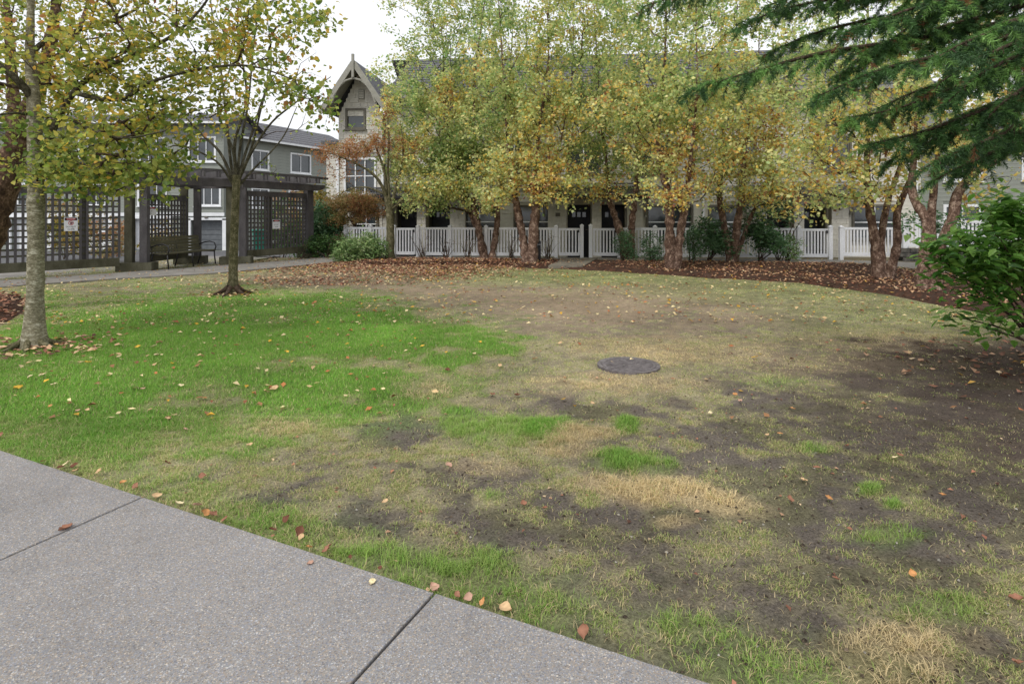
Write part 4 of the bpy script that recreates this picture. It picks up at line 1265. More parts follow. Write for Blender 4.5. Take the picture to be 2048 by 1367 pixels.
def grow(stems, targets, up=0.35, rtip=0.004, curve=0.35, reach=0.3, wob=.06):
    """branches that reach from the stems to every target point, nearest first"""
    pos = [s[0] for s in stems]; rads = [s[1] for s in stems]
    N = np.concatenate(pos); SR = np.concatenate(rads)
    D = np.concatenate([np.vstack((np.diff(s[0], axis=0), s[0][-1:] - s[0][-2:-1])) for s in stems])
    D /= np.linalg.norm(D, axis=1)[:, None] + 1e-9
    ns = len(N)
    cap = ns + len(targets) * 14
    pos_ = np.zeros((cap, 3)); pos_[:ns] = N
    dir__ = np.zeros((cap, 3)); dir__[:ns] = D
    srad = np.zeros(cap); srad[:ns] = SR
    par = np.full(cap, -1)
    cnt = ns
    d0 = np.array([np.min(np.linalg.norm(N - t, axis=1)) for t in targets])
    polys = []
    for ti in np.argsort(d0):
        t = targets[ti]
        v = t - pos_[:cnt]
        d = np.linalg.norm(v, axis=1)
        cosv = (v * dir__[:cnt]).sum(1) / (d + 1e-6)
        cost = d * (1.25 - .45 * cosv) + np.maximum(0, pos_[:cnt, 2] - t[2] + up * d) * 1.6
        cost[:ns] += reach * 0.0
        i = int(np.argmin(cost))
        L_ = d[i]
        if L_ < 0.05: continue
        n = int(np.clip(L_ / .16, 2, 13))
        c1 = pos_[i] + dir__[i] * L_ * curve + np.array((0, 0, L_ * .12)) + rng.normal(0, wob * L_, 3)
        s = np.linspace(0, 1, n + 1)[:, None]
        pts = (1 - s) ** 2 * pos_[i] + 2 * s * (1 - s) * c1 + s ** 2 * t
        pts[1:-1] += rng.normal(0, .012, (n - 1, 3))
        ids = [i]
        for j in range(1, n + 1):
            pos_[cnt] = pts[j]
            q = pts[j] - pts[j - 1]
            dir__[cnt] = q / (np.linalg.norm(q) + 1e-9)
            par[cnt] = ids[-1]
            ids.append(cnt); cnt += 1
        polys.append(ids)
    load = np.zeros(cnt)
    for ids in polys: load[ids[-1]] += 1
    for i in range(cnt - 1, ns - 1, -1): load[par[i]] += load[i] if par[i] >= ns else 0
    g = Grown()
    g.polys = []
    g.tw_p, g.tw_d = [], []
    for ids in polys:
        r = rtip * np.maximum(load[ids], 1) ** .5
        r[0] = min(r[1], srad[ids[0]] * .8) if ids[0] < ns else r[0]
        r = np.minimum(r, r[0] * 1.02)
        r[-1] = rtip * .6
        g.polys.append((pos_[ids], r))
        m = max(1, int(len(ids) * .55))
        g.tw_p.append(pos_[ids[m:]]); g.tw_d.append(dir__[ids[m:]])
    g.tw_p = np.concatenate(g.tw_p); g.tw_d = np.concatenate(g.tw_d)
    return g

def crown_points(blobs, n_per_m3=6):
    pts, bias, cover = [], [], []
    for (c, r, dens, bi) in blobs:
        c, r = np.asarray(c, float), np.asarray(r, float)
        n = max(4, int(4.19 * r.prod() * n_per_m3 * dens))
        q = rng.normal(size=(n, 3)); q /= np.linalg.norm(q, axis=1)[:, None]
        q *= (rng.random(n) ** .42)[:, None]
        pts.append(c + q * r); bias.append(np.full(n, bi))
    return np.concatenate(pts), np.concatenate(bias)

def make_tree(name, label, cat, base, stems, blobs, palette, bark, group=None, per_m3=6, twigs=2.2, leaves=9, lsize=.07, lwidth=.75, twig_len=.34, droop=.45,
              fine=False, loose=0, leafmat=None, up=.35, rtip=.004, knots=True, curve=.35, trunk_k=10, twig_mat=None, flare=1.5, rough=.08, fall=.35, twig_skip=1, spread=.4, flat=False, limb_mat=None):
    base = np.asarray(base, float)
    root = empty(name, tuple(base)); tag(root, label, cat, group)
    sp = []
    for ctrl, rad in stems:
        p, r = smooth_path(ctrl, rad)
        sp.append((p, r))
        rr = r * (1 + rough * rng.normal(size=len(r)))
        gap = p[:, 2] - base[2]
        rr = rr * (1 + (flare - 1) * np.exp(-np.clip(gap, 0, None) / .14))
        v, f = tube_mesh([(p - base, rr)], trunk_k)
        v = v + rng.normal(0, 1, v.shape) * np.repeat(rr, trunk_k)[:, None] * rough * .8
        link('trunk' if len(sp) == 1 or limb_mat is None else 'limb', mesh_np('trunk', v, f, bark if len(sp) == 1 or limb_mat is None else limb_mat, smooth=True), root)
    T, B = crown_points(blobs, per_m3)
    ok = T[:, 2] > base[2] + (.5 if cat == 'tree' else .06)
    T, B = T[ok], B[ok]
    g = grow(sp, T, up, rtip, curve)
    v, f = tube_mesh(g.polys, 5)
    o = link('branches', mesh_np('branches', v - base, f, twig_mat or M_bark_dark, smooth=True), root); tag(o, kind='stuff')
    # twigs
    n = int(len(g.tw_p) * twigs)
    idx = rng.integers(0, len(g.tw_p), n)
    tp = g.tw_p[idx] + rng.normal(0, .01, (n, 3))
    td = g.tw_d[idx] * .7 + rng.normal(0, .55, (n, 3)); td[:, 2] -= fall * .5
    td /= np.linalg.norm(td, axis=1)[:, None]
    tl = twig_len * rng.uniform(.4, 1.3, n)
    mid = tp + td * (tl * .5)[:, None]
    td2 = td.copy(); td2[:, 2] -= fall; td2 /= np.linalg.norm(td2, axis=1)[:, None]
    end = mid + td2 * (tl * .5)[:, None]
    polys = [(np.stack((tp[i], end[i])), (rtip * .5, rtip * .25)) for i in range(0, n, twig_skip)]
    v, f = tube_mesh(polys, 3)
    o = link('twigs', mesh_np('twigs', v - base, f, twig_mat or M_bark_dark), root); tag(o, kind='stuff')
    # leaves along twigs
    m = n * leaves
    k = np.repeat(np.arange(n), leaves)
    s = rng.random(m)[:, None] ** .8
    lp = np.where(s < .5, tp[k] + (mid[k] - tp[k]) * s * 2, mid[k] + (end[k] - mid[k]) * (s * 2 - 1)) + rng.normal(0, lsize * spread, (m, 3))
    # colour drifts through the crown
    dd = np.full(m, 1e9); bi = np.zeros(m)
    for (c, r, dens, b_) in blobs:
        q = (((lp - c) / r) ** 2).sum(1)
        b2 = q < dd
        dd = np.where(b2, q, dd); bi = np.where(b2, b_, bi)
    drift = fbm(lp[:, 0] * .9 + lp[:, 1] * .35, lp[:, 2] * 1.1 + lp[:, 1] * .3, 3, 3)
    bias = np.clip(bi + (drift - .5) * 1.6, 0, 1)
    cols = pick_cols(m, palette, bias)
    size = lsize * rng.uniform(.45, 1.3, m)
    lm = leafmat or M_leaf
    if loose:                                         # the leaves nearest the viewer, each its own part
        dist = np.linalg.norm(lp - np.array((0, 0, CAM_H)), axis=1)
        u = np.abs(lp[:, 0] / lp[:, 1]) < .88
        z = (lp[:, 2] - CAM_H) / lp[:, 1]
        score = dist + np.where(u & (z < .37), 0, 50)
        order = np.argsort(score)
        near, rest = order[:loose], order[loose:]
        vs = []
        for j in range(12):
            q = leaf_geom(np.zeros((1, 3)), np.array((1.0,)), lwidth, cols[near[j * (loose // 12)]][None], droop, True, flat)
            vs.append(mesh_np('leaf', q[0], q[1], lm, q[2]))
        for j, i in enumerate(near):
            link('leaf', vs[j % 12], root, lp[i] - base, (random.uniform(-.35, .35), random.uniform(-.35, .35), random.uniform(0, 6.28)), (size[i],) * 3)
        lp, size, cols = lp[rest], size[rest], cols[rest]
    v, f, c = leaf_geom(lp, size, lwidth, cols, droop, fine, flat)
    o = link('crown', mesh_np('crown', v - base, f, lm, c), root); tag(o, kind='stuff')
    return root

def ell(px, py, y, rx, ry, rz=None, dens=1.0, bias=.4):
    """crown lobe seen at a pixel at depth y; rx, ry in photograph pixels, rz = depth radius in metres"""
    c = P(px, py, y)
    return (c, np.array((rx / FPX * y, rz if rz else (rx + ry) / 2 / FPX * y * .8, ry / FPX * y)) * 1.06, dens, bias)
def st(y, pts, dy=0.0):
    """stem control points: photograph pixels at depth y (drifting by dy towards the top)"""
    n = len(pts)
    return [P(a, b, y + dy * i / max(1, n - 1)) for i, (a, b) in enumerate(pts)]

PAL_A = [(2.8, S(112, 138, 64)), (3.0, S(154, 166, 82)), (2.0, S(198, 190, 92)), (1.0, S(228, 190, 84)), (1.0, S(190, 136, 84)), (.7, S(146, 96, 68))]
PAL_B = [(3.4, S(144, 174, 110)), (4.0, S(194, 206, 138)), (2.8, S(230, 226, 158)), (1.8, S(242, 212, 114)), (1.3, S(212, 162, 102)), (1.2, S(158, 110, 84))]
PAL_RUST = [(1.6, S(150, 146, 82)), (2.2, S(184, 140, 90)), (2.0, S(172, 112, 76)), (.7, S(140, 84, 62))]
PAL_BRONZE = [(2, S(140, 142, 84)), (2, S(168, 144, 96)), (1.6, S(180, 132, 94)), (.6, S(150, 98, 74))]
PAL_OLIVE = [(1, S(92, 112, 48)), (2, S(134, 134, 62)), (1.5, S(176, 146, 64)), (1, S(168, 106, 58))]

M_limb = mat_bark('dark_limb_bark', S(48, 46, 36), S(78, 74, 60), S(118, 114, 98), 12, (1, 1, .8), .6)
def crook(stems, a=.035):
    return [([q if i == 0 else q + rng.normal(0, a * min(i, 3), 3) for i, q in enumerate(c)], r) for c, r in stems]
# --- foreground tree with the pale speckled trunk
Y1 = 7.08
stems = [(st(Y1, [(68, 694), (69, 640), (71, 560), (72, 450), (71, 340), (68, 215), (60, 100), (62, 0), (62, -180), (70, -420)]), (.108, .096, .09, .086, .083, .075, .05, .038, .026, .012)),
         (st(Y1, [(76, 335), (92, 292), (112, 245), (140, 195), (185, 150), (262, 112), (335, 78), (400, 20), (450, -60)], .3), (.05, .043, .039, .036, .032, .025, .02, .015, .009)),
         (st(Y1, [(150, 186), (200, 198), (250, 196), (300, 165), (400, 138), (500, 132), (590, 160)], -.5), (.03, .026, .024, .02, .017, .012, .006)),
         (st(Y1, [(66, 200), (40, 165), (0, 132), (-60, 90)], -.4), (.05, .042, .035, .02)),
         (st(Y1, [(62, 110), (100, 75), (180, 55), (270, 20), (330, -40)], .6), (.035, .028, .022, .016, .01)),
         (st(Y1, [(68, 230), (30, 226), (-20, 232)], -.8), (.018, .014, .01)),
         (st(Y1, [(72, 232), (130, 236), (190, 262), (250, 276), (330, 262)], -.7), (.02, .017, .014, .011, .007))]
blobs = [ell(215, 310, Y1, 125, 70, 1.1, 1.6, .14), ell(130, 335, Y1, 60, 60, .9, 1.2, .1), ell(300, 300, Y1, 70, 70, .9, 1.1, .2), ell(310, 230, Y1, 90, 50, .9, .9, .4), ell(130, 150, Y1 + .4, 210, 110, 1.5, .6, .5),
         ell(350, 110, Y1 + .3, 150, 100, 1.3, .65, .6), ell(520, 110, Y1, 100, 75, .9, .9, .62), ell(600, 160, Y1 - .3, 60, 60, .6, .8, .5), ell(650, 205, Y1 - .5, 32, 26, .3, 1.1, .35), ell(560, 20, Y1 + .2, 100, 60, .8, .7, .35),
         ell(-110, 120, Y1, 120, 160, 1.4, .5, .4), ell(250, -120, Y1, 360, 110, 1.8, .35, .4), ell(610, 60, Y1, 42, 46, .5, .8, .3), ell(440, 190, Y1, 70, 30, .6, .6, .5), ell(20, 300, Y1 + 1, 50, 60, .6, .7, .15)]
make_tree('autumn_tree', 'large tree with pale speckled trunk on the green lawn, nearest the pavement', 'tree', G(68, 690), stems, blobs, PAL_A, M_bark_grey, per_m3=24, twigs=1.5, leaves=11, spread=1.0, twig_skip=1,
          lsize=.072, lwidth=.66, twig_len=.3, fine=True, loose=280, up=.25, rtip=.0035, trunk_k=18, twig_mat=M_bark_dark, limb_mat=M_limb, flare=1.55, rough=.03)
# surface roots
rt = [o for o in bpy.data.objects if o.name == 'autumn_tree'][0]
for a in (-2.9, -2.2, -1.4, -.5, .3, 2.6, 1.6):
    q = [np.array((math.cos(a + w_) * r, math.sin(a + w_) * r, z)) for r, z, w_ in ((.06, .11, 0), (.16, .03, .1), (.28, .0, .25), (.44, -.04, .3))]
    p, r = smooth_path(q, (.05, .036, .024, .01), .05)
    v, f = tube_mesh([(p, r)], 8)
    link('root', mesh_np('root', v, f, M_bark_olive, smooth=True), rt)

# --- vase-shaped tree in mid lawn
Y2 = 11.9
stems = [(st(Y2, [(465, 588), (466, 560), (468, 480), (471, 400), (473, 350)]), (.112, .09, .082, .079, .079)),
         (st(Y2, [(470, 360), (452, 322), (430, 240), (415, 120), (408, 0), (400, -120)], .8), (.036, .031, .026, .02, .013, .006)),
         (st(Y2, [(474, 355), (474, 290), (478, 200), (482, 80), (490, -60)], -.5), (.036, .03, .024, .017, .007)),
         (st(Y2, [(478, 352), (494, 310), (506, 240), (522, 160), (534, 40), (540, -40)], .4), (.032, .027, .022, .016, .01, .006)),
         (st(Y2, [(478, 358), (505, 310), (545, 240), (598, 190), (650, 148)], -.6), (.032, .026, .021, .015, .007)),
         (st(Y2, [(466, 360), (440, 310), (398, 262), (345, 200), (300, 140)], .3), (.034, .028, .022, .015, .007)),
         (st(Y2, [(472, 356), (462, 300), (446, 220), (438, 120), (436, 20)], .2), (.03, .026, .021, .015, .007)),
         (st(Y2, [(475, 356), (486, 290), (498, 200), (506, 100), (512, 0)], -.2), (.03, .026, .021, .015, .007)),
         (st(Y2, [(478, 356), (512, 290), (534, 200), (556, 130)], .3), (.026, .022, .016, .007)),
         (st(Y2, [(472, 380), (510, 340), (560, 270), (612, 215)], .6), (.03, .022, .016, .007)),
         (st(Y2, [(468, 372), (435, 335), (385, 300), (330, 290)], -.6), (.028, .02, .014, .006))]
stems = stems[:1] + crook(stems[1:], .06)
blobs = [ell(410, 150, Y2, 100, 70, 1.1, .42, .35), ell(470, 40, Y2, 120, 70, 1.2, .4, .45), ell(430, 265, Y2, 90, 40, .9, 1.0, .62), ell(485, 290, Y2, 60, 45, .6, 1.1, .5), ell(560, 320, Y2 + .5, 55, 38, .5, .9, .05),
         ell(540, 230, Y2, 60, 50, .8, .22, .6), ell(620, 230, Y2, 40, 40, .5, .3, .7), ell(340, 260, Y2, 70, 60, .8, .45, .5), ell(470, -90, Y2, 160, 80, 1.4, .3, .4)]
make_tree('autumn_tree', 'slim vase shaped tree with mossy trunk in mid lawn before the pergola', 'tree', G(465, 587), stems, blobs, PAL_A, M_bark_olive, per_m3=7, twigs=1.0, leaves=5, lsize=.07, lwidth=.62,
          twig_len=.4, fine=True, up=.3, rtip=.004, trunk_k=14, twig_mat=M_bark_dark, limb_mat=M_limb, flare=1.5, rough=.03)
rt = [o for o in bpy.data.objects if o.name == 'autumn_tree.001'][0]
for a in (-2.7, -1.6, -.4, .6, 2.9):
    q = [np.array((math.cos(a) * r, math.sin(a) * r, z)) for r, z in ((.08, .14), (.2, .05), (.34, .0), (.46, -.04))]
    p, r = smooth_path(q, (.05, .036, .024, .01), .05)
    v, f = tube_mesh([(p, r)], 8)
    link('root', mesh_np('root', v, f, M_bark_dark, smooth=True), rt)

# --- red-brown birch entering at the left edge
Y0 = 9.4
stems = [(st(Y0, [(-75, 655), (-40, 520), (0, 400), (26, 310), (48, 240), (88, 140), (108, 40), (118, -60), (125, -300)]), (.24, .22, .21, .17, .13, .1, .08, .06, .015)),
         (st(Y0, [(30, 300), (28, 220), (20, 100), (10, -40), (0, -240)], 1.0), (.11, .09, .07, .045, .012)),
         (st(Y0, [(95, 125), (140, 90), (172, 20), (190, -80)], .8), (.05, .04, .03, .015))]
blobs = [ell(30, 180, Y0 + .5, 120, 110, 1.3, .8, .3), ell(120, 60, Y0 + .8, 160, 110, 1.6, .7, .4), ell(200, 190, Y0 + .8, 110, 90, 1.2, .6, .3), ell(280, 60, Y0 + 1, 110, 90, 1.2, .5, .45), ell(60, -120, Y0, 260, 120, 1.8, .4, .4),
         ell(-100, 250, Y0, 90, 140, 1.2, .8, .2), ell(20, 300, Y0 + .6, 50, 50, .7, .9, .1), ell(150, 310, Y0 + .8, 60, 40, .7, .8, .2)]
make_tree('river_birch', 'red brown peeling birch leaning in from the left edge behind the speckled trunk', 'tree', G(-75, 645), stems, blobs, PAL_A, M_bark_red, per_m3=9, twigs=1.2, leaves=10, spread=.8, twig_skip=2, lsize=.072, lwidth=.7,
          twig_len=.36, up=.3, rtip=.004, trunk_k=14, twig_mat=M_bark_red, flare=1.2, rough=.09)

# --- multi-stem river birches along the fence
def birch(base, y, stems, blobs, label, rough=.11, pal=PAL_B, per_m3=7.0, leaves=18, twigs=1.1, lsize=.102):
    st2 = []
    for c, r in stems:                                # slimmer, slightly crooked stems above head height
        c = [np.array(q) for q in c]; r = list(r)
        for i in range(1, len(c)):
            k = sstep(1.6, 4.2, c[i][2])
            r[i] *= (.86 - .42 * k) * (1.0 if y > 15 else .86)
            c[i] = c[i] + rng.normal(0, .05 + .05 * k, 3) * (1, 1, .2)
        r[0] *= .92
        st2.append((c, r))
    stems = st2
    blobs = [(c, r * (1.36, 1.15, 1.14), d * (1 - .22 * sstep(4.5, 8.0, c[2])), b) for c, r, d, b in blobs]
    return make_tree('river_birch', label, 'tree', base, stems, blobs, pal, M_bark_birch, 'multi-stem birches along the fence', per_m3=per_m3, twigs=twigs, leaves=leaves, lsize=lsize, lwidth=.8, twig_len=.5, spread=.8, twig_skip=2, droop=.35, fall=.25,
                     up=.45, rtip=.0042, trunk_k=10, twig_mat=M_bark_dark, flare=1.15, rough=rough)
y = 21.6
birch(G(965, 516), y, [(st(y, [(970, 516), (956, 462), (938, 418), (915, 340), (895, 220), (882, 80), (870, -80)], .6), (.16, .15, .14, .12, .09, .06, .015)),
                       (st(y, [(966, 517), (960, 450), (950, 410), (952, 300), (960, 150), (965, 0), (968, -120)], -.5), (.14, .13, .12, .1, .08, .05, .015)),
                       (st(y, [(984, 514), (994, 450), (1000, 400), (1010, 270), (1022, 100), (1030, -60)], .3), (.14, .13, .11, .09, .05, .012))],
      [ell(890, 330, y, 95, 55, 1.4, 1.5, .12), ell(860, 385, y - .5, 60, 32, .9, 1.5, .1), ell(930, 390, y - .6, 70, 30, .9, 1.3, .3), ell(960, 320, y - .3, 80, 60, 1.2, 1.1, .3), ell(860, 240, y, 85, 75, 1.4, .9, .3), ell(950, 210, y, 100, 85, 1.6, .9, .4),
       ell(850, 110, y, 75, 75, 1.3, .55, .15), ell(950, 90, y, 90, 80, 1.5, .6, .25), ell(900, -20, y, 110, 80, 1.5, .5, .15), ell(805, 150, y, 36, 60, .8, .6, .15), ell(792, 235, y - .3, 30, 50, .7, .6, .25), ell(1000, 20, y, 60, 60, 1, .5, .2)],
      'leftmost birch clump of the fence row, with two leaning stems and dense green lower leaves')
y = 18.8
birch(G(1060, 528), y, [(st(y, [(1052, 530), (1044, 470), (1036, 420), (1020, 310), (1008, 180), (1000, 20), (996, -120)], .5), (.16, .15, .14, .11, .08, .045, .012)),
                        (st(y, [(1064, 528), (1068, 460), (1074, 390), (1082, 270), (1090, 120), (1095, -40), (1096, -160)], -.3), (.19, .18, .16, .12, .08, .045, .012)),
                        (st(y, [(1074, 405), (1084, 380), (1104, 330), (1125, 260), (1140, 150), (1150, 0)], .7), (.08, .075, .07, .06, .04, .01))],
      [ell(1040, 330, y, 80, 50, 1.1, 1.1, .45), ell(1110, 370, y - .4, 75, 40, .9, 1.2, .62), ell(1000, 385, y - .4, 50, 28, .7, 1.2, .45), ell(1070, 250, y, 100, 70, 1.4, .85, .45), ell(1130, 180, y, 90, 80, 1.3, .8, .3), ell(1030, 150, y, 85, 80, 1.3, .75, .35),
       ell(1090, 50, y, 110, 80, 1.5, .65, .2), ell(1150, -10, y, 90, 70, 1.3, .5, .2), ell(1060, -70, y, 120, 70, 1.4, .5, .2)],
      'birch clump beside the black bollard light, with a thick right stem')
y = 20.9
birch(G(1256, 519), y, [(st(y, [(1252, 519), (1240, 465), (1222, 400), (1208, 330), (1196, 200), (1188, 60), (1184, -80)], .4), (.16, .15, .13, .11, .08, .05, .012)),
                        (st(y, [(1262, 518), (1267, 440), (1272, 350), (1278, 220), (1282, 80), (1284, -60)], -.4), (.15, .14, .12, .09, .05, .012))],
      [ell(1220, 370, y - .5, 60, 32, .8, 1.1, .6), ell(1250, 300, y, 80, 60, 1.2, .8, .5), ell(1200, 240, y, 80, 70, 1.3, .8, .4), ell(1280, 200, y, 80, 80, 1.3, .7, .5), ell(1220, 120, y, 100, 80, 1.4, .6, .3), ell(1250, 20, y, 120, 80, 1.5, .5, .15),
       ell(1230, -90, y, 120, 60, 1.4, .4, .2)],
      'birch with two slim diverging stems right behind the stepping pad')
y = 16.7
birch(G(1346, 541), y, [(st(y, [(1342, 541), (1341, 470), (1338, 390), (1332, 300), (1326, 160), (1320, 0), (1316, -150)], .4), (.18, .165, .15, .12, .085, .05, .012)),
                        (st(y, [(1352, 539), (1360, 460), (1370, 390), (1380, 300), (1392, 170), (1400, 20), (1404, -120)], -.4), (.14, .13, .115, .09, .06, .035, .01))],
      [ell(1330, 380, y - .5, 70, 28, .7, 1.1, .72), ell(1300, 400, y - .3, 50, 18, .5, .9, .7), ell(1400, 390, y - .3, 55, 22, .6, .9, .7), ell(1350, 310, y, 95, 55, 1.1, .95, .7), ell(1320, 220, y, 95, 75, 1.3, .85, .6), ell(1400, 230, y, 75, 75, 1.1, .8, .7), ell(1360, 120, y, 110, 75, 1.4, .65, .4),
       ell(1350, 20, y, 120, 80, 1.5, .5, .2), ell(1360, -90, y, 140, 70, 1.5, .4, .2)],
      'birch at the front of the mulch bed with thick twin stems, yellow and rust leaves')
y = 19.4
birch(G(1466, 526), y, [(st(y, [(1462, 526), (1450, 450), (1441, 380), (1438, 290), (1442, 150), (1446, 0), (1450, -120)], .4), (.14, .13, .12, .095, .06, .035, .01)),
                        (st(y, [(1468, 526), (1478, 450), (1488, 380), (1500, 280), (1516, 140), (1526, 0)], -.3), (.15, .14, .125, .1, .06, .012)),
                        (st(y, [(1470, 525), (1500, 440), (1535, 350), (1560, 240), (1575, 120)], .6), (.08, .07, .055, .04, .01))],
      [ell(1480, 370, y - .5, 70, 35, .8, 1.1, .55), ell(1560, 380, y - .3, 75, 40, .9, 1.1, .5), ell(1450, 310, y, 70, 55, 1, .8, .55), ell(1540, 290, y, 90, 65, 1.2, .85, .5), ell(1480, 200, y, 95, 80, 1.4, .75, .5), ell(1570, 190, y, 80, 80, 1.2, .6, .45),
       ell(1500, 80, y, 130, 80, 1.5, .55, .3), ell(1500, -40, y, 140, 80, 1.5, .45, .2)],
      'birch rising out of the dark green shrubs, with yellow leaves hanging over the fence')
y = 14.2
birch(G(1764, 560), y, [(st(y, [(1757, 561), (1753, 490), (1748, 420), (1742, 330), (1734, 180), (1728, 0), (1724, -160)], .3), (.17, .15, .14, .12, .09, .05, .012)),
                        (st(y, [(1766, 559), (1772, 480), (1776, 400), (1784, 300), (1796, 150), (1800, -20)], .5), (.12, .11, .1, .08, .055, .012)),
                        (st(y, [(1776, 558), (1790, 490), (1803, 420), (1818, 340), (1845, 220), (1865, 60)], -.4), (.13, .12, .11, .09, .06, .012))],
      [ell(1690, 350, y - .3, 90, 38, .8, 1.1, .58), ell(1640, 390, y, 70, 30, .7, .9, .6), ell(1760, 390, y - .3, 60, 26, .6, .8, .55), ell(1720, 270, y, 110, 60, 1.1, .8, .5), ell(1640, 300, y + .3, 80, 60, .9, .8, .5), ell(1700, 170, y, 130, 80, 1.4, .55, .4),
       ell(1800, 250, y, 80, 70, 1, .7, .5), ell(1740, 50, y, 150, 90, 1.5, .4, .3), ell(1740, -80, y, 160, 80, 1.6, .3, .3)],
      'three stemmed birch in the dark mulch at right, nearest the stone wall', leaves=15, rough=.06)
y = 12.1
birch(G(1853, 582), y, [(st(y, [(1846, 583), (1843, 520), (1838, 450), (1832, 380), (1832, 250), (1830, 80), (1828, -120)], .3), (.17, .15, .135, .12, .09, .05, .012)),
                        (st(y, [(1856, 582), (1860, 500), (1866, 430), (1872, 370), (1884, 250), (1894, 80)], .5), (.15, .13, .11, .09, .06, .012)),
                        (st(y, [(1868, 580), (1880, 500), (1898, 440), (1925, 390), (1960, 345), (1995, 310), (2060, 250), (2140, 140), (2190, 0)], -.3), (.15, .14, .135, .13, .12, .11, .09, .05, .012))],
      [ell(1880, 360, y, 70, 38, .7, .7, .55), ell(1960, 350, y + .5, 80, 40, .8, .7, .55), ell(1900, 270, y, 110, 55, 1, .7, .5), ell(1850, 180, y, 90, 80, 1.1, .55, .45), ell(1980, 200, y, 110, 80, 1.2, .5, .4), ell(1900, 60, y, 140, 90, 1.4, .4, .3),
       ell(2080, 200, y, 100, 100, 1.1, .5, .4), ell(1960, -80, y, 200, 90, 1.6, .3, .3)],
      'birch with one thick shaggy stem leaning far right, nearest the leafy bush', leaves=14, rough=.06)

# --- maples at the left end of the fence
y = 20.6
make_tree('japanese_maple', 'spreading maple with flat rust coloured crown at the left end of the fence', 'tree', G(779, 519), [
    (st(y, [(780, 519), (781, 470), (779, 425), (774, 392)]), (.16, .14, .13, .11)),
    (st(y, [(776, 410), (764, 372), (742, 345), (700, 322), (655, 305)], -.6), (.075, .06, .045, .03, .01)),
    (st(y, [(774, 400), (770, 350), (758, 310), (745, 280)], .4), (.06, .05, .035, .012)),
    (st(y, [(782, 420), (790, 380), (802, 340), (806, 290), (800, 240)], .3), (.07, .055, .04, .025, .008)),
    (st(y, [(780, 412), (776, 340), (778, 280), (774, 230)], -.3), (.05, .04, .03, .008)),
    (st(y, [(768, 388), (735, 375), (700, 378), (670, 395)], -.5), (.04, .03, .02, .008)),
    (st(y, [(784, 418), (812, 392), (832, 360)], -.3), (.04, .028, .01))],
    [ell(690, 300, y, 68, 22, .9, 1.6, .6), ell(650, 310, y, 34, 20, .6, 1.4, .7), ell(760, 288, y, 60, 20, .9, 1.3, .45), ell(772, 240, y, 26, 40, .5, .8, .65), ell(690, 345, y, 45, 14, .6, .6, .6), ell(815, 310, y, 40, 26, .6, .7, .2)],
    PAL_RUST, M_bark_olive, per_m3=24, twigs=1.6, leaves=10, spread=.8, twig_skip=2, lsize=.075, lwidth=.5, twig_len=.28, up=.05, rtip=.004, twig_mat=M_bark_dark, flare=1.3, rough=.05, fall=.15)
y = 22.9
make_tree('japanese_maple', 'small umbrella shaped maple with bronze leaves behind the rounded rhododendron', 'tree', G(712, 510), [
    (st(y, [(712, 512), (712, 465), (706, 440)]), (.05, .04, .035)), (st(y, [(710, 455), (690, 425), (665, 405)]), (.025, .02, .006)), (st(y, [(710, 452), (730, 420), (752, 402)]), (.025, .02, .006))],
    [ell(705, 402, y, 52, 20, .8, 2.2, .45), ell(690, 432, y, 40, 18, .6, 1.8, .2), ell(735, 418, y, 32, 20, .6, 1.6, .5)],
    PAL_BRONZE, M_bark_dark, per_m3=40, twigs=2, leaves=12, spread=.6, twig_skip=2, lsize=.08, lwidth=.5, twig_len=.25, up=.05, rtip=.004, fall=.2, rough=.04)
y = 24.6
make_tree('yellow_shrub', 'tall yellow leaved shrub right behind the end post of the pergola', 'tree', (P(645, 520, y)[0], y, 0), [(st(y, [(645, 505), (645, 440), (640, 390)]), (.06, .05, .02)), (st(y, [(645, 480), (660, 430), (662, 400)]), (.04, .03, .01))],
          [ell(640, 395, y, 24, 34, .6, 1.8, .6), ell(655, 430, y, 26, 24, .5, 1.4, .45)], PAL_OLIVE, M_bark_dark, per_m3=22, twigs=1.5, leaves=8, lsize=.09, twig_len=.3, rough=.04)

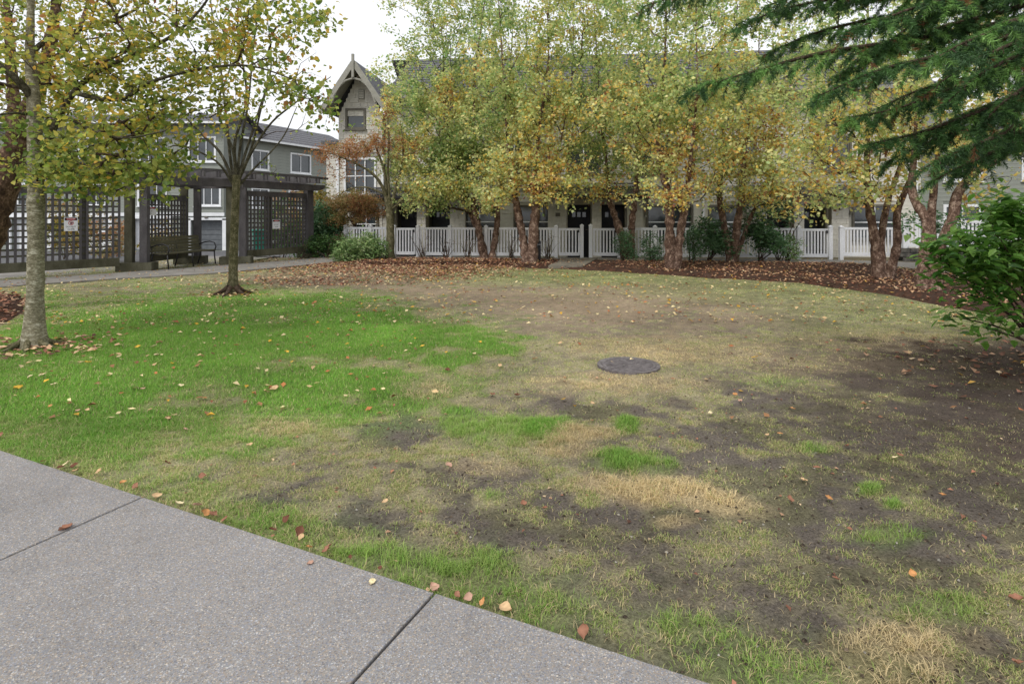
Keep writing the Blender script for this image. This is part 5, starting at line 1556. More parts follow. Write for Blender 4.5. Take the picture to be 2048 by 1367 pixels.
# --- shrubs
PAL_DK = [(1, S(48, 76, 46)), (2, S(74, 108, 68)), (2, S(102, 136, 96)), (1, S(142, 164, 132))]
PAL_RH = [(1, S(72, 104, 54)), (2, S(106, 138, 80)), (2, S(142, 166, 108)), (1, S(176, 190, 144))]
PAL_HEDGE = [(2, S(58, 88, 46)), (2, S(86, 120, 62)), (1, S(112, 96, 64)), (.6, S(128, 70, 60))]
PAL_FRESH = [(1.6, S(78, 122, 52)), (2.6, S(114, 162, 70)), (2.8, S(150, 190, 94)), (1.5, S(188, 210, 144)), (.3, S(210, 162, 86))]
PAL_TWIG = [(1, S(84, 104, 52)), (1, S(120, 92, 62)), (1, S(112, 66, 56))]
def shrub(name, label, base, y, nst, blobs, pal, lsize, lwidth, per_m3=30, leaves=9, twigs=1.2, r=.018, group=None, mat=None, twig_len=.22, loose=0, fine=False, droop=.25, cat='shrub', rtip=.0035, fall=.15, tips=None, dense=1.0, flat=False):
    stems = []
    for i in range(nst):
        c, rr, _, _ = blobs[i % len(blobs)]
        e = np.asarray(c) + rng.normal(0, .5, 3) * rr if tips is None else tips[i % len(tips)]
        b = np.asarray(base) + np.array((rng.normal(0, .05), rng.normal(0, .05), 0))
        m = (b * .55 + np.asarray(e) * .45) + np.array((0, 0, .12 * np.linalg.norm(e - b))) * rng.uniform(.2, 1)
        stems.append(([b, m, e], (r, r * .75, r * .3)))
    return make_tree(name, label, cat, base, stems, blobs, pal, M_bark_dark, group, per_m3=per_m3 * dense, twigs=twigs, leaves=leaves, lsize=lsize, lwidth=lwidth, twig_len=twig_len, droop=droop, twig_skip=2, spread=.6, flat=flat, leafmat=mat or M_gloss_leaf,
                     up=.1, rtip=rtip, trunk_k=7, flare=1.0, rough=.05, fall=fall, loose=loose, fine=fine)
y = 20.3
shrub('rhododendron', 'rounded pale green rhododendron at the left end of the fence', G(722, 521), y, 7, [ell(705, 500, y, 34, 26, .6, 1.4, .45), ell(735, 495, y, 38, 28, .6, 1.4, .5), ell(755, 508, y - .2, 24, 16, .4, 1.4, .6), ell(690, 512, y - .1, 24, 14, .4, 1.4, .4)], PAL_RH, .13, .33, per_m3=40, leaves=11, dense=2.6)
y = 21.9
shrub('hedge_shrub', 'clipped dark hedge with reddish top between pergola and rhododendron', G(655, 516), y, 6, [ell(650, 494, y, 34, 22, .6, 1.5, .35), ell(675, 492, y, 30, 22, .6, 1.4, .5)], PAL_HEDGE, .09, .5, per_m3=50, leaves=10, dense=2.6)
y = 23.2
shrub('laurel', 'tall dark glossy laurel standing behind the clipped hedge', (P(655, 500, y)[0], y, 0), y, 6, [ell(650, 440, y, 34, 34, .8, 1.2, .35), ell(665, 462, y, 32, 22, .6, 1.2, .4), ell(640, 472, y, 26, 30, .6, 1.2, .3)], PAL_DK, .15, .42, per_m3=26, leaves=12, dense=2.2)
for k, (px, lab) in enumerate([(845, 'bare twiggy shrub just right of the leftmost gate'), (892, 'second bare twiggy shrub right of the leftmost gate'), (935, 'bare twiggy shrub left of the leftmost birch clump'), (1022, 'bare twiggy shrub between the two left birch clumps'), (1096, 'thin twiggy shrub between the bollard light and the paired gates')]):
    y = 20.9
    shrub('bare_shrub', lab, (P(px, 515, y)[0], y, .02), y, 14, [ell(px - 6, 490, y, 15, 18, .35, 1.2, .7), ell(px + 9, 486, y, 14, 18, .35, 1, .8), ell(px, 475, y, 12, 12, .3, .8, .8)], PAL_TWIG, .045, .5, per_m3=36, leaves=2, twigs=.6, r=.012, group='bare shrubs along the fence', rtip=.0045)
for px, py, y, lab, pal in [(1247, 486, 20.2, 'grey green upright shrub behind the two diverging birch stems', PAL_DK), (1302, 490, 20.1, 'grey green open shrub under the middle fence panels', PAL_DK), (1383, 482, 19.6, 'dark leafy shrub right of the front birch', PAL_DK), (1420, 470, 19.8, 'tall dark rhododendron left of the birch in the shrubs', PAL_DK),
                        (1520, 465, 19.6, 'broad dark rhododendron right of the birch in the shrubs', PAL_DK), (1575, 492, 19.9, 'feathery grey green shrub touching the right gate post', PAL_RH)]:
    big = px in (1420, 1520)
    shrub('rhododendron' if big else 'evergreen_shrub', lab, (P(px, 515, y)[0], y, .03), y, 8, [ell(px, py, y, 34 if big else 18, 32 if big else 24, .6, 1.2, .35), ell(px + (20 if big else 8), py + 22, y - .2, 30 if big else 18, 20, .5, 1.2, .4)], pal, .16 if big else .09, .36, per_m3=24 if big else 34, leaves=11, group=None, dense=2.2)

y = 19.0
shrub('laurel', 'dark open laurel spreading behind the yellow birch leaves before the right doors', (P(1560, 515, 20.2)[0], 20.2, 0), 20.2, 5, [ell(1530, 405, 20.2, 50, 24, .7, .8, .3), ell(1580, 430, 20.2, 40, 20, .6, .7, .3), ell(1500, 425, 20.2, 30, 20, .5, .7, .3)], PAL_DK, .16, .4, per_m3=18, leaves=7)
y = 17.6
shrub('laurel', 'dark glossy laurel behind the shaggy leaning birch stem', (P(1900, 515, 17.6)[0], 17.6, .05), y, 6, [ell(1830, 440, y, 36, 30, .6, .9, .35), ell(1890, 445, y, 40, 34, .6, .9, .35)], PAL_DK, .16, .42, per_m3=18, leaves=7)

# --- seedling and creeping plant at the pergola foot
y = 21.3
shrub('creeper', 'small green creeper at the foot of the right lattice', G(600, 517), y, 5, [ell(598, 506, y, 14, 12, .3, 1.2, .3), ell(612, 500, y, 8, 16, .25, 1, .4)], PAL_HEDGE, .07, .5, per_m3=60, leaves=7)

# --- the fresh green bush at the right edge
y = 6.3
bb = np.array((6.05, 6.5, 0.0))
bl = [ell(2002, 540, y - .1, 70, 40, .4, 1.0, .5), ell(1942, 480, y, 58, 30, .4, 1.0, .6), ell(2017, 440, y + .1, 56, 30, .4, 1.0, .65), ell(1902, 508, y, 40, 16, .25, 1.0, .6), ell(1952, 585, y - .2, 46, 16, .3, .9, .45), ell(2092, 500, y, 80, 90, .6, .9, .5),
      ell(1942, 632, y - .3, 40, 11, .25, .9, .5), ell(2032, 610, y - .3, 40, 26, .35, .8, .4), ell(2062, 408, y, 44, 18, .4, .9, .6), ell(1977, 520, y - .35, 46, 26, .3, .9, .6), ell(1912, 548, y - .1, 26, 14, .2, .9, .5), ell(2047, 480, y - .4, 44, 24, .3, .9, .7), ell(1987, 655, y - .2, 26, 10, .2, .8, .5)]
tips = [P(1874, 512, y), P(1912, 468, y), P(1972, 432, y), P(2042, 408, y + .2), P(1917, 580, y - .3), P(1907, 632, y - .4), P(1972, 655, y - .4), P(2092, 440, y), P(2012, 560, y - .5), P(2152, 420, y), P(1952, 530, y - .2), P(2042, 590, y - .5), P(1892, 545, y), P(2002, 480, y - .4)]
shrub('leafy_bush', 'large fresh green bush with broad leaves at the right edge', bb, y, 14, bl, PAL_FRESH, .122, .48, per_m3=170, leaves=14, twigs=.8, r=.016, twig_len=.24, loose=300, fine=True, droop=.3, tips=tips, rtip=.003, fall=.1, flat=True)

# ================================================================== SPRUCE
sp = empty('spruce', (8.6, 5.8, 0)); tag(sp, 'dark green spruce whose drooping boughs hang in from the upper right', 'conifer')
SB = np.array((8.6, 5.8, 0.0))
v, f = tube_mesh([smooth_path([(0, 0, 0), (.05, 0, 2), (0, .05, 5), (0, 0, 9), (0, 0, 12)], (.3, .24, .18, .1, .03))], 14)
link('trunk', mesh_np('trunk', v, f, M_bark_dark, smooth=True), sp)
sh_p, sh_d, sh_l, sh_c = [], [], [], []          # needle-bearing shoots
def shoot(a, b, c, col):
    """a -> b -> c bend; shoots are straight bits"""
    for p, q in ((a, b), (b, c)):
        d = q - p; L_ = np.linalg.norm(d)
        if L_ < .01: continue
        sh_p.append(p); sh_d.append(d / L_); sh_l.append(L_); sh_c.append(col)
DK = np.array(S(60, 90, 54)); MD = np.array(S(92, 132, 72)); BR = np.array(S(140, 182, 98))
def bough(ctrl, length2=.75, hang=1.0, light=.5, r0=.03, dens=1.0, part='bough'):
    p, r = smooth_path([np.asarray(q) for q in ctrl], np.linspace(r0, .004, len(ctrl)), .06)
    polys = [(p - SB, r)]
    n = len(p)
    for i in range(int(n * .12), n):
        f_ = i / n
        t = p[min(i + 1, n - 1)] - p[max(i - 1, 0)]; t /= np.linalg.norm(t) + 1e-9
        side = np.cross(t, (0, 0, 1.0)); side /= np.linalg.norm(side) + 1e-9
        env = np.clip(1.15 - f_, .1, 1) * min(1, .35 + f_ * 1.3)
        if i % 2 == 0 or f_ > .6:                          # needles of the axis itself towards the tip
            if f_ > .3: shoot(p[i], p[i] + t * .04, p[i] + t * .08, MD)
        if rng.random() > .95 * dens: continue
        s = 1 if i % 2 else -1
        L2 = length2 * .8 * env * rng.uniform(.5, 1.2)
        d = t * rng.uniform(.5, .95) + side * s * rng.uniform(.35, .9) + np.array((0, 0, rng.uniform(-.45, .12)))
        d /= np.linalg.norm(d)
        m = max(3, int(L2 / .08))
        q = [p[i]]; dd = d.copy()
        fall_ = rng.uniform(.03, .13) * hang
        for j in range(m):
            dd = dd + np.array((0, 0, -fall_)); dd /= np.linalg.norm(dd)
            q.append(q[-1] + dd * L2 / m)
        q = np.array(q)
        polys.append((q - SB, np.linspace(.006, .002, len(q))))
        top = rng.random() < light  # light and shade of boughs put into needle colour; paler tips are new growth
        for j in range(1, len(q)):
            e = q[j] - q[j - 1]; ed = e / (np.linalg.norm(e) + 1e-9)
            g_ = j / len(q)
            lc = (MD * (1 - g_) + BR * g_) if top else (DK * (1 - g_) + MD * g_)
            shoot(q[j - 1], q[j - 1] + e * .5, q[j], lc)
            sd = np.cross(ed, (0, 0, 1.0)); sd /= np.linalg.norm(sd) + 1e-9
            for s2 in (-1, 1):
                if rng.random() < .5:
                    l3 = rng.uniform(.10, .24) * (1.15 - .6 * g_)
                    d3 = ed * .8 + sd * s2 * rng.uniform(.3, .8) + np.array((0, 0, rng.uniform(-.7, .05))); d3 /= np.linalg.norm(d3)
                    mid_ = q[j] + d3 * l3 * .5
                    d4 = d3 + np.array((0, 0, -.3)); d4 /= np.linalg.norm(d4)
                    shoot(q[j], mid_, mid_ + d4 * l3 * .5, lc if rng.random() < .6 else DK)
    v, f = tube_mesh(polys, 5)
    link(part, mesh_np(part, v, f, M_bark_dark, smooth=True), sp)
def W_(px, py, y): return P(px, py, y)
Tr = lambda h: np.array((8.5, 5.8, h))
bough([Tr(4.6), W_(2100, 20, 5.2), W_(1850, 75, 4.9), W_(1650, 105, 4.7), W_(1500, 145, 4.6), W_(1392, 176, 4.6)], .72, .9, .55, .04)
bough([Tr(4.4), W_(2060, 60, 4.8), W_(1880, 110, 4.4), W_(1760, 140, 4.2), W_(1640, 190, 4.1)], .6, 1.2, .45, .03)
bough([Tr(5.4), W_(1900, -60, 5.9), W_(1600, -60, 5.9), W_(1420, -25, 5.9), W_(1290, 12, 5.9)], .7, 1.2, .15, .035)
bough([Tr(5.2), W_(1950, -30, 5.4), W_(1720, -10, 5.3), W_(1560, 20, 5.2), W_(1470, 60, 5.2)], .6, 1.2, .25, .03)
bough([Tr(3.7), W_(2150, 150, 4.9), W_(1980, 215, 4.6), W_(1850, 262, 4.5), W_(1740, 288, 4.4)], .6, .9, .2, .035)
bough([Tr(3.5), W_(2140, 215, 4.4), W_(2000, 270, 4.2), W_(1900, 310, 4.1), W_(1850, 335, 4.1)], .55, .8, .15, .03)
bough([Tr(4.3), W_(2120, 20, 3.7), W_(2010, 55, 3.5), W_(1930, 85, 3.4), W_(1880, 112, 3.3)], .42, .5, .8, .025)
bough([Tr(4.1), W_(2150, 70, 3.9), W_(2040, 110, 3.7), W_(1960, 150, 3.6), W_(1900, 200, 3.6)], .42, .7, .5, .025)
bough([Tr(5.0), W_(2050, -40, 4.8), W_(1880, 0, 4.6), W_(1760, 40, 4.5), W_(1700, 60, 4.5)], .6, 1.2, .3, .03)
bough([Tr(3.9), W_(2100, 120, 5.6), W_(1960, 150, 5.5), W_(1840, 180, 5.4), W_(1760, 215, 5.4)], .65, 1.3, .1, .03)
bough([Tr(5.6), W_(2060, -90, 5.6), W_(1900, -70, 5.4), W_(1760, -30, 5.3), W_(1650, 10, 5.3)], .6, 1.3, .2, .03)
bough([Tr(4.0), W_(2160, 120, 4.3), W_(2060, 170, 4.0), W_(1990, 220, 3.9), W_(1960, 260, 3.9)], .5, 1.0, .25, .03)
bough([Tr(4.8), W_(2080, 0, 5.0), W_(1900, 50, 4.9), W_(1760, 95, 4.8), W_(1680, 150, 4.8)], .7, 1.1, .4, .03)
bough([Tr(4.2), W_(2080, 110, 5.0), W_(1920, 170, 4.8), W_(1800, 215, 4.7), W_(1700, 235, 4.7)], .6, 1.2, .3, .03)
bough([Tr(5.1), W_(1950, 10, 5.6), W_(1740, 40, 5.5), W_(1620, 70, 5.4), W_(1530, 110, 5.4)], .6, 1.0, .45, .03)
bough([Tr(3.4), W_(2120, 260, 4.6), W_(2010, 295, 4.4), W_(1930, 330, 4.3), W_(1870, 360, 4.3)], .5, .6, .15, .03)
bough([Tr(3.8), W_(2110, 180, 5.2), W_(1980, 240, 5.0), W_(1880, 275, 4.9), W_(1780, 320, 4.9)], .6, .9, .2, .03)
bough([Tr(4.5), W_(2140, 40, 4.6), W_(2020, 90, 4.4), W_(1930, 130, 4.3), W_(1850, 190, 4.3)], .62, 1.1, .5, .03)
bough([Tr(3.9), W_(2150, 140, 5.4), W_(2040, 190, 5.2), W_(1940, 225, 5.1), W_(1860, 270, 5.1)], .62, 1.1, .2, .03)
bough([Tr(5.2), W_(2120, -60, 5.0), W_(1980, -10, 4.8), W_(1860, 30, 4.7), W_(1780, 80, 4.7)], .62, 1.1, .4, .03)
bough([Tr(3.6), W_(2150, 220, 5.0), W_(2050, 262, 4.8), W_(1960, 290, 4.7), W_(1900, 315, 4.7)], .55, .9, .15, .03)
bough([Tr(5.6), W_(2000, -90, 5.2), W_(1780, -60, 5.1), W_(1640, -30, 5.0), W_(1540, 10, 5.0)], .6, 1.1, .3, .03)
sh_p, sh_d, sh_l, sh_c = map(np.array, (sh_p, sh_d, sh_l, sh_c))
def needles(per_m, nl, w):
    cnt = np.maximum(2, (sh_l * per_m).astype(int))
    k = np.repeat(np.arange(len(sh_l)), cnt); n = len(k)
    s = rng.random(n)
    b = sh_p[k] + sh_d[k] * (sh_l[k] * s)[:, None]
    rd = rng.normal(size=(n, 3)); rd -= (rd * sh_d[k]).sum(1)[:, None] * sh_d[k]; rd /= np.linalg.norm(rd, axis=1)[:, None]
    d = sh_d[k] * .62 + rd * .8; d /= np.linalg.norm(d, axis=1)[:, None]
    L_tap = 1.0
    sd = np.cross(d, rng.normal(size=(n, 3))); sd /= np.linalg.norm(sd, axis=1)[:, None]
    L_ = nl * rng.uniform(.7, 1.2, n)[:, None]
    v = np.stack((b - sd * w, b + sd * w, b + d * L_), 1).reshape(-1, 3)
    c = sh_c[k] * rng.uniform(.65, 1.35, (n, 1))
    dead = (rng.random(len(sh_l)) < .035)[k][:, None]
    c = np.where(dead, np.array(S(140, 100, 66)) * rng.uniform(.6, 1.2, (n, 1)), c)
    return v, np.arange(n * 3).reshape(n, 3), np.repeat(c, 3, 0), n
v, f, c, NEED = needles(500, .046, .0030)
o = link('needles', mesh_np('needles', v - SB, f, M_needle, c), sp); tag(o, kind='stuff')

# ================================================================== FALLEN LEAVES
LC = {'rust': S(152, 108, 86), 'tan': S(206, 174, 134), 'cream': S(226, 210, 168), 'orange': S(202, 148, 96), 'yellow': S(220, 178, 72), 'brown': S(112, 72, 54), 'pink': S(188, 150, 130)}
def curled_leaf(col, seed):
    """ovate dead leaf, curled up at its rim, with a stalk"""
    r_ = np.random.default_rng(seed)
    th = np.linspace(-1, 1, 5); vs, fs = [], []
    for i, t in enumerate(np.linspace(0, 1, 7)):
        wd = .40 * math.sin(math.pi * min(1, t ** .75 * 1.0 + .02)) + .004
        for s in th:
            vs.append((t - .5, s * wd, .16 * abs(s) ** 1.6 * r_.uniform(.3, 1.3) + .14 * (t - .5) ** 2 * r_.uniform(0, 2.2) + r_.normal(0, .012)))
    for i in range(6):
        for j in range(4):
            a = i * 5 + j
            fs.append((a, a + 1, a + 6, a + 5))
    vs += [(-.5, -.012, .01), (-.5, .012, .01), (-.78, .008, .06), (-.78, -.008, .06)]
    fs.append((35, 36, 37, 38))
    c = np.array(col)[None] * (1 + .25 * r_.normal(size=(len(vs), 1)) * .5)
    me = mesh_np('fallen_leaf', np.array(vs), np.array(fs), M_litter, np.clip(c, 0.01, .9), smooth=True)
    return me
ME_L = {k: [curled_leaf(c, i * 7 + j) for j in range(3)] for i, (k, c) in enumerate(LC.items())}
def fallen(px, py, kind, size, label=None, group=None, up=0.006, tilt=.25):
    p = G(px, py)
    onp = pave_edge(p[0], p[1]) > 0
    z = .004 if onp else float(surf_z(p[0], p[1])) + up + .012
    size *= .76
    o = link('fallen_leaf', random.choice(ME_L[kind]), None, (p[0], p[1], z), (random.uniform(-tilt, tilt), random.uniform(-tilt, tilt), random.uniform(0, 6.28)), (size, size, size))
    tag(o, label, 'leaf', group)
    return o
# leaves that can be pointed out one by one
fallen(744, 1166, 'cream', .052, 'single cream leaf lying flat on the middle pavement slab', tilt=.05)
fallen(131, 1057, 'rust', .085, 'rust leaf lying across the left pavement joint', tilt=.08)
fallen(868, 1172, 'pink', .07, 'pinkish brown leaf at the grass end of the right pavement joint')
fallen(1168, 1262, 'rust', .075, 'curled rust leaf standing against the pavement edge, nearest the viewer', tilt=.6)
fallen(313, 991, 'tan', .085, 'large curled tan leaf on the grass end of the left pavement joint', tilt=.5)
fallen(358, 1004, 'cream', .07, 'pale cream leaf beside the large curled tan leaf at the pavement edge')
fallen(1607, 964, 'tan', .07, 'pale tan leaf alone on the dark bare soil at the right')
fallen(1047, 1003, 'rust', .06, 'rust leaf on bare soil below the dry straw patch')
fallen(548, 774, 'tan', .11, 'largest tan leaf in the middle of the green lawn', tilt=.4)
fallen(620, 1127, 'pink', .045, 'small pink brown leaf on the pavement between the two joints', tilt=.05)
fallen(1012, 1214, 'tan', .08, 'broad tan leaf overhanging the pavement edge left of the standing rust leaf')
fallen(36, 773, 'yellow', .10, 'bright yellow leaf pair member in the dirt spot at the far left of the lawn')
g = 'dead leaves caught along the pavement edge'
lab = 'dead leaf caught in the grass along the edge of the pavement'
for px, py, k, s in [(120, 938, 'rust', .07), (132, 930, 'cream', .07), (148, 934, 'brown', .075), (150, 944, 'tan', .07), (198, 944, 'tan', .06), (245, 968, 'orange', .06), (272, 975, 'rust', .06), (394, 1013, 'pink', .075), (410, 1028, 'orange', .065), (427, 1031, 'rust', .07), (450, 1041, 'rust', .055),
                     (545, 1062, 'brown', .06), (573, 1040, 'brown', .06), (598, 1066, 'brown', .075), (602, 1078, 'tan', .05), (618, 1098, 'orange', .05), (652, 1104, 'rust', .055), (656, 1096, 'rust', .05), (915, 1193, 'rust', .04), (936, 1198, 'pink', .055), (966, 1207, 'orange', .045), (335, 925, 'brown', .06), (85, 925, 'rust', .05), (0, 874, 'rust', .08), (405, 951, 'rust', .06), (760, 1139, 'brown', .03), (700, 1118, 'brown', .03)]:
    zone = 'left of the left pavement joint' if px < 285 else 'between the joints, nearer the left one' if px < 580 else 'between the joints, nearer the right one' if px < 868 else 'right of the right pavement joint'
    tone = {'rust': 'rust', 'tan': 'tan', 'cream': 'pale cream', 'orange': 'orange', 'brown': 'dark brown', 'pink': 'pinkish'}[k]
    fallen(px, py, k, s, tone + ' leaf in the edge grass ' + zone, g, up=.02, tilt=.7)
g = 'single leaves scattered over the lawn'
labs = {'cream': 'pale cream leaf lying on the lawn among others', 'yellow': 'yellow leaf lying on the lawn among others', 'orange': 'orange leaf lying on the lawn among others', 'tan': 'tan leaf lying on the lawn among others', 'rust': 'rust coloured leaf lying on the lawn among others', 'pink': 'pinkish brown leaf lying on the lawn among others', 'brown': 'dark brown leaf lying on the lawn among others'}
for px, py, k in [(320, 795, 'tan'), (300, 819, 'tan'), (285, 777, 'pink'), (362, 771, 'cream'), (198, 769, 'tan'), (100, 812, 'orange'), (58, 728, 'tan'), (90, 735, 'tan'), (176, 725, 'yellow'), (309, 730, 'tan'), (344, 727, 'yellow'), (540, 682, 'yellow'), (541, 672, 'cream'), (473, 690, 'orange'), (393, 648, 'yellow'), (330, 658, 'orange'), (243, 658, 'yellow'), (225, 656, 'tan'),
                  (187, 701, 'yellow'), (243, 718, 'cream'), (160, 701, 'cream'), (275, 693, 'yellow'), (308, 692, 'cream'), (236, 709, 'tan'), (313, 710, 'cream'), (398, 710, 'tan'), (368, 693, 'cream'), (481, 669, 'cream'), (461, 710, 'cream'), (420, 665, 'cream'), (390, 661, 'cream'), (470, 622, 'tan'), (545, 637, 'yellow'), (85, 751, 'cream'), (60, 755, 'cream'), (108, 768, 'cream'),
                  (500, 890, 'tan'), (370, 858, 'pink'), (155, 820, 'pink'), (175, 819, 'tan'), (335, 838, 'tan'), (898, 938, 'pink'), (1090, 1016, 'rust'), (770, 1004, 'tan'), (1633, 942, 'rust'), (1765, 965, 'pink'), (1580, 1002, 'rust'), (1657, 1001, 'orange'), (1825, 1151, 'orange'), (1672, 1166, 'rust'), (2032, 1207, 'rust'), (2036, 1330, 'rust'), (1560, 868, 'orange'), (1535, 870, 'tan'), (1470, 789, 'orange'),
                  (1480, 800, 'pink'), (1585, 815, 'orange'), (1790, 912, 'cream'), (1695, 893, 'rust'), (1800, 908, 'rust'), (1885, 992, 'orange'), (1945, 804, 'tan'), (1510, 712, 'yellow'), (1510, 680, 'cream'), (1640, 690, 'cream'), (1955, 690, 'cream'), (1120, 690, 'tan'), (1070, 718, 'tan'), (1000, 730, 'tan'), (985, 790, 'rust'), (1035, 790, 'brown'), (895, 740, 'brown'), (830, 700, 'rust'), (1185, 808, 'tan'), (1420, 826, 'cream'), (1160, 640, 'tan'), (1245, 598, 'cream'), (1310, 612, 'cream'), (1400, 642, 'orange')]:
    zone = ('on the dark bare soil at the right' if px > 1450 and py > 760 else 'on the straw coloured turf around the drain cover' if px > 900 and py > 660 else 'on the worn soil in the middle' if px > 890 else
            'in the green grass near the speckled trunk' if px < 270 and py < 760 else 'in the green grass between the two left trees' if py < 730 else 'in the thin grass near the pavement')
    fallen(px, py, k, random.uniform(.062, .092) * (1.0 if py < 800 else .75), labs[k].replace('lying on the lawn among others', 'lying ' + zone), 'leaves ' + zone, up=.018, tilt=.35)

def litter(name, n, area, sz, pal, dens=None, up=.012):
    pts = []
    x0, x1, y0, y1 = area
    x = rng.uniform(x0, x1, n * 3); y = rng.uniform(y0, y1, n * 3)
    if dens is not None:
        k = rng.random(len(x)) < dens(x, y)
        x, y = x[k], y[k]
    x, y = x[:n], y[:n]; m = len(x)
    z = surf_z(x, y) + up + rng.random(m) * .015
    an = rng.uniform(0, 2 * np.pi, m)
    a = np.stack((np.cos(an), np.sin(an), rng.normal(0, .22, m)), 1); b = np.stack((-np.sin(an), np.cos(an), rng.normal(0, .22, m)), 1)
    s = sz * rng.uniform(.6, 1.25, m)[:, None]
    p = np.stack((x, y, z), 1); up_ = np.array((0, 0, 1.0))
    h = rng.uniform(-.1, .3, m)[:, None] * s
    v = np.stack((p - a * s * .5, p + b * s * .36 + up_ * h, p + a * s * .5, p - b * s * .36 + up_ * h), 1)
    f = (np.array(((0, 1, 2), (0, 2, 3)))[None] + (np.arange(m) * 4)[:, None, None]).reshape(-1, 3)
    w = np.array([q[0] for q in pal], float); w /= w.sum()
    c = np.array([q[1] for q in pal])[rng.choice(len(pal), m, p=w)] * rng.uniform(.65, 1.25, (m, 1))
    o = link(name, mesh_np(name, v.reshape(-1, 3), f, M_litter, np.repeat(c, 4, 0))); tag(o, kind='stuff')
LP_BED = [(3, S(160, 112, 88)), (2, S(130, 88, 70)), (2, S(190, 150, 120)), (1.3, S(212, 186, 150)), (.3, S(208, 164, 84)), (1, S(98, 68, 56))]
LP_MIX = [(2, S(206, 176, 130)), (2, S(224, 204, 156)), (1, S(214, 168, 62)), (1, S(176, 112, 70)), (1, S(130, 84, 58))]
def near_px(x, y, cx, cy, rx, ry):
    u = 1024 + x / y * FPX; v = HORIZ + FPX * CAM_H / y
    return np.exp(-(((u - cx) / rx) ** 2 + ((v - cy) / ry) ** 2))
visible = lambda x, y: (np.abs(x) < y * .93 + .3)
off_path = lambda x, y: ~(inpoly(x, y, LEFT_WALK) | inpoly(x, y, FENCE_WALK))
litter('leaf_litter', 9000, (-9, 1.5, 13, 21.8), .085, LP_BED, lambda x, y: np.clip(near_px(x, y, 780, 532, 190, 12) * 1.4 + near_px(x, y, 640, 562, 130, 14) * .55 + near_px(x, y, 860, 545, 90, 14) * .7 + near_px(x, y, 1000, 526, 90, 7), 0, 1) * off_path(x, y), .02)
litter('leaf_litter', 5200, (1, 13.4, 10, 20.8), .08, LP_BED + [(2.5, S(206, 166, 128))], lambda x, y: (bed_depth(x, y) > .05) * (.35 + .65 * (vnoise(x * 1.1, y * 1.1) > .42)) * np.clip((x - 2.5) / 3, .25, 1), .012)
litter('leaf_litter', 1500, (-13, -6.4, 6.5, 13.0), .09, LP_BED, lambda x, y: (bed_depth(x, y) > .02) * 1.0, .012)
litter('leaf_litter', 420, (3.6, 8.5, 4.4, 8.0), .075, LP_BED, lambda x, y: np.clip(1.35 - np.hypot((x - 6.0) / 1.7, (y - 6.2) / 1.3), 0.03, 1), .012)
litter('leaf_litter', 2800, (-13, 13, 8.5, 20.5), .07, LP_MIX, lambda x, y: (bed_depth(x, y) < 0) * off_path(x, y) * visible(x, y) * (.25 + .75 * vnoise(x * .7 + 3, y * .7)), .022)
litter('leaf_litter', 420, (-10, 9, 4.5, 9.0), .06, LP_MIX + [(3, S(150, 110, 76))], lambda x, y: (bed_depth(x, y) < 0) * off_path(x, y) * visible(x, y) * (.2 + .8 * (x < -1)), .02)
litter('leaf_litter', 260, (-7.2, -4.6, 6.2, 8.2), .08, LP_BED + [(2, S(226, 190, 150))], lambda x, y: np.clip(1.4 - np.abs(np.hypot((x - TREE1[0]) * .7, y - TREE1[1]) - .35) * 3, 0, 1), .03)
litter('leaf_litter', 200, (-7.2, -4.5, 10.8, 13), .08, LP_MIX, lambda x, y: np.clip(1.2 - np.hypot((x - TREE2[0]) * .7, y - TREE2[1]) * 1.6, 0, 1), .03)

litter('leaf_litter', 320, (-3.6, 1.4, 1.6, 4.2), .026, LP_BED, lambda x, y: np.exp(-((pave_edge(x, y) + .015) / .035) ** 2) * (.15 + .85 * (vnoise(x * 2.1, y * 2.1) > .5)), .004)
litter('leaf_litter', 260, (-2, 7.5, 2.2, 7), .03, LP_BED, lambda x, y: visible(x, y) * (pave_edge(x, y) < -.1) * .6, .004)
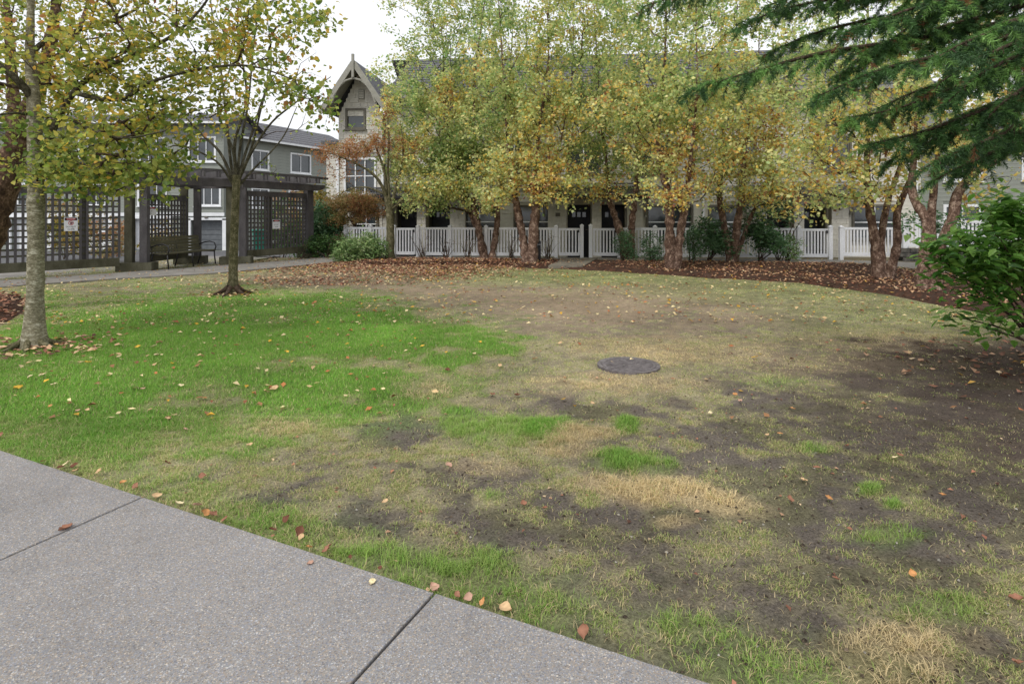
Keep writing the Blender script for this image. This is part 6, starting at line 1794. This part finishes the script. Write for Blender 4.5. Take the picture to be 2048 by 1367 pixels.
# leaves blown onto the walks
def walk_litter(n):
    x = rng.uniform(-13, 12, n * 8); y = rng.uniform(12, 21.5, n * 8)
    k = (inpoly(x, y, LEFT_WALK) | inpoly(x, y, FENCE_WALK)) & visible(x, y)
    x, y = x[k][:n], y[k][:n]; m = len(x)
    an = rng.uniform(0, 6.28, m); s = .07 * rng.uniform(.6, 1.2, m)[:, None]
    a = np.stack((np.cos(an), np.sin(an), rng.normal(0, .1, m)), 1); b = np.stack((-np.sin(an), np.cos(an), np.zeros(m)), 1)
    p = np.stack((x, y, np.full(m, .026)), 1)
    v = np.stack((p - a * s * .5, p + b * s * .36 + (0, 0, .012), p + a * s * .5, p - b * s * .36 + (0, 0, .012)), 1)
    f = (np.array(((0, 1, 2), (0, 2, 3)))[None] + (np.arange(m) * 4)[:, None, None]).reshape(-1, 3)
    c = np.array([q[1] for q in LP_MIX])[rng.integers(0, len(LP_MIX), m)]
    o = link('leaf_litter', mesh_np('leaf_litter', v.reshape(-1, 3), f, M_litter, np.repeat(c, 4, 0))); tag(o, kind='stuff')
walk_litter(260)

# ================================================================== BEYOND
def far_shrub(px, y, z0, w, h, pal, lab, name='shrub'):
    x = P(px, 500, y)[0]
    b = np.array((x, y, z0))
    shrub(name, lab, b, y, 6, [(b + (0, 0, h * .55), np.array((w, w * .7, h * .45)), 1.0, .45), (b + (w * .4, -.2, h * .35), np.array((w * .7, w * .6, h * .3)), 1.0, .35)], pal, .13, .6, per_m3=14, leaves=9, mat=M_leaf)
far_shrub(205, 30, -.85, 1.5, 2.6, PAL_BRONZE, 'bronze brown shrub seen through the long left lattice')
far_shrub(325, 29, -.85, 1.1, 2.4, PAL_OLIVE, 'olive shrub seen through the lattice above the bench')
far_shrub(565, 30, -.85, 1.4, 3.4, PAL_HEDGE, 'green shrub behind the right lattice near the teal cart')
far_shrub(600, 33, -.85, 1.6, 4.2, PAL_BRONZE, 'bronze shrub behind the pergola end post')
far_shrub(130, 32, -.85, 1.4, 3.6, PAL_OLIVE, 'olive green shrub behind the long left lattice')
